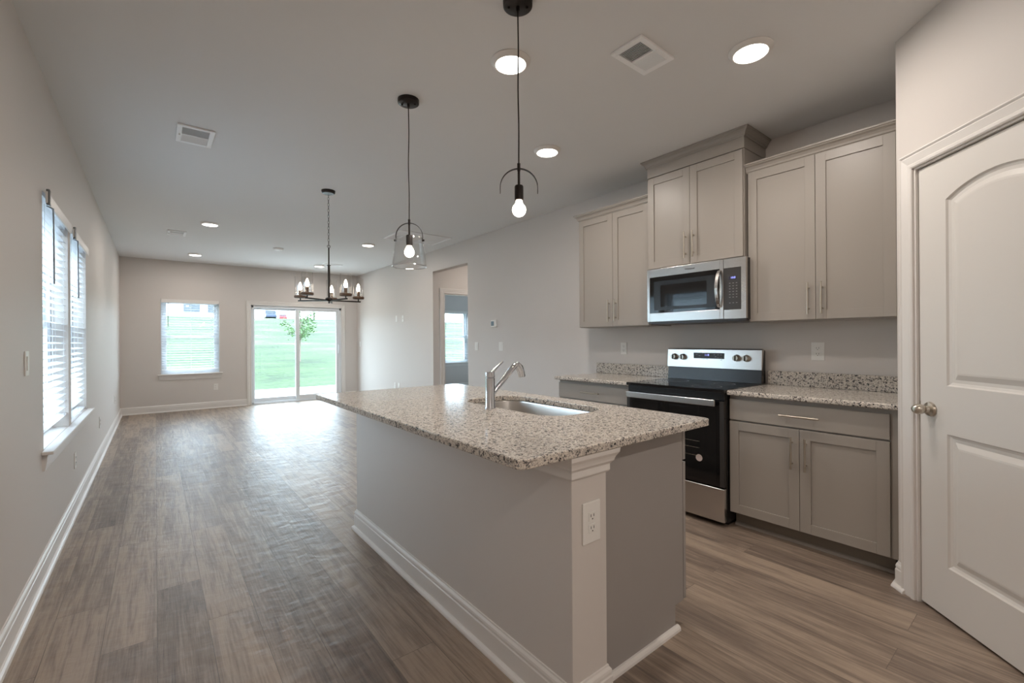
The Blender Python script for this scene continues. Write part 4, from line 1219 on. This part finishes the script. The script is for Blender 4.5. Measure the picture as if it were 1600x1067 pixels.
def tree(label, x, y, z, h, cr, m, nleaf, leaf, seed, trunk_r=.04, sparse=False, zlo=.3):
    r = random.Random(seed); t = thing('tree', label, 'tree', (x, y, z))
    mb = MB(); mb.tube([(x, y, z), (x+.02, y, z+h*.5), (x, y+.03, z+h*.93)], [trunk_r, trunk_r*.7, trunk_r*.25], 8)
    tips = []
    for i in range(14):
        a = r.uniform(0, 2*PI); z0_ = z+h*r.uniform(zlo*.8, .75); ln = cr*r.uniform(.55, 1.0)
        p1 = Vector((x, y, z0_)); p2 = p1+Vector((math.cos(a)*ln, math.sin(a)*ln, ln*r.uniform(.6, 1.3)))
        mb.tube([p1, p1.lerp(p2, .5)+Vector((0, 0, .04*h)), p2], [trunk_r*.4, trunk_r*.28, trunk_r*.1], 5); tips.append((p1, p2))
    part(mb, 'trunk', M['bark'], t)
    lf = MB()
    for i in range(nleaf):
        p1, p2 = r.choice(tips); c = p1.lerp(p2, r.uniform(.35, 1.1))+Vector((r.gauss(0, cr*.12), r.gauss(0, cr*.12), r.gauss(0, cr*.14)))
        a = r.uniform(0, 2*PI); b = r.uniform(-1, 1); u = Vector((math.cos(a), math.sin(a), b*.6)).normalized(); w = u.cross(Vector((r.uniform(-1, 1), r.uniform(-1, 1), 1))).normalized()
        lf.add([c-u*leaf, c+w*leaf*.45, c+u*leaf, c-w*leaf*.45, c+u*leaf*.1+Vector((0, 0, leaf*.18))], [(0, 1, 4), (1, 2, 4), (2, 3, 4), (3, 0, 4)])
    part(lf, 'foliage', m, t)
ty = 19.0
tree('young sapling with sparse light green leaves on the slope outside the sliding door', .234*ty, ty, gz(ty), 2.6, .75, M['leaf'], 1100, .06, 5, .03)
ty = 70
tree('bushy tree at the top of the hill seen through the right door pane', .262*ty, ty, gz(ty)-.3, 4.5, 1.5, M['leafd'], 2500, .16, 8, .16)

# ------------------------------------------------------------------ light portals at the glazing
def portal(x, y, z, sx, sz, rot):
    ld = bpy.data.lights.new('sky_portal', 'AREA'); ld.shape = 'RECTANGLE'; ld.size = sx; ld.size_y = sz; ld.energy = 1
    ld.cycles.is_portal = True
    o = bpy.data.objects.new('sky_portal', ld); COL.objects.link(o); o.location = (x, y, z); o.rotation_euler = rot
for a, b in LW: portal(XL-.17, (a+b)/2, 1.37, 1.42, .95, (0, -PI/2, 0))
portal(7.62, (BW2[0]+BW2[1])/2, 1.37, 1.42, .8, (0, PI/2, 0))
portal((BWX[0]+BWX[1])/2, YB+.17, 1.36, .9, 1.4, (-PI/2, 0, 0))
portal((SDX[0]+SDX[1])/2, YB+.17, 1.0, 1.8, 2.0, (-PI/2, 0, 0))
portal((BDX[0]+BDX[1])/2, YB+.17, 1.36, .9, 1.4, (-PI/2, 0, 0))

for o in REG:
    for k_ in ('_w', '_local'):
        if k_ in o: del o[k_]
for o in bpy.data.objects:
    for k_ in ('_w', '_local'):
        if k_ in o: del o[k_]
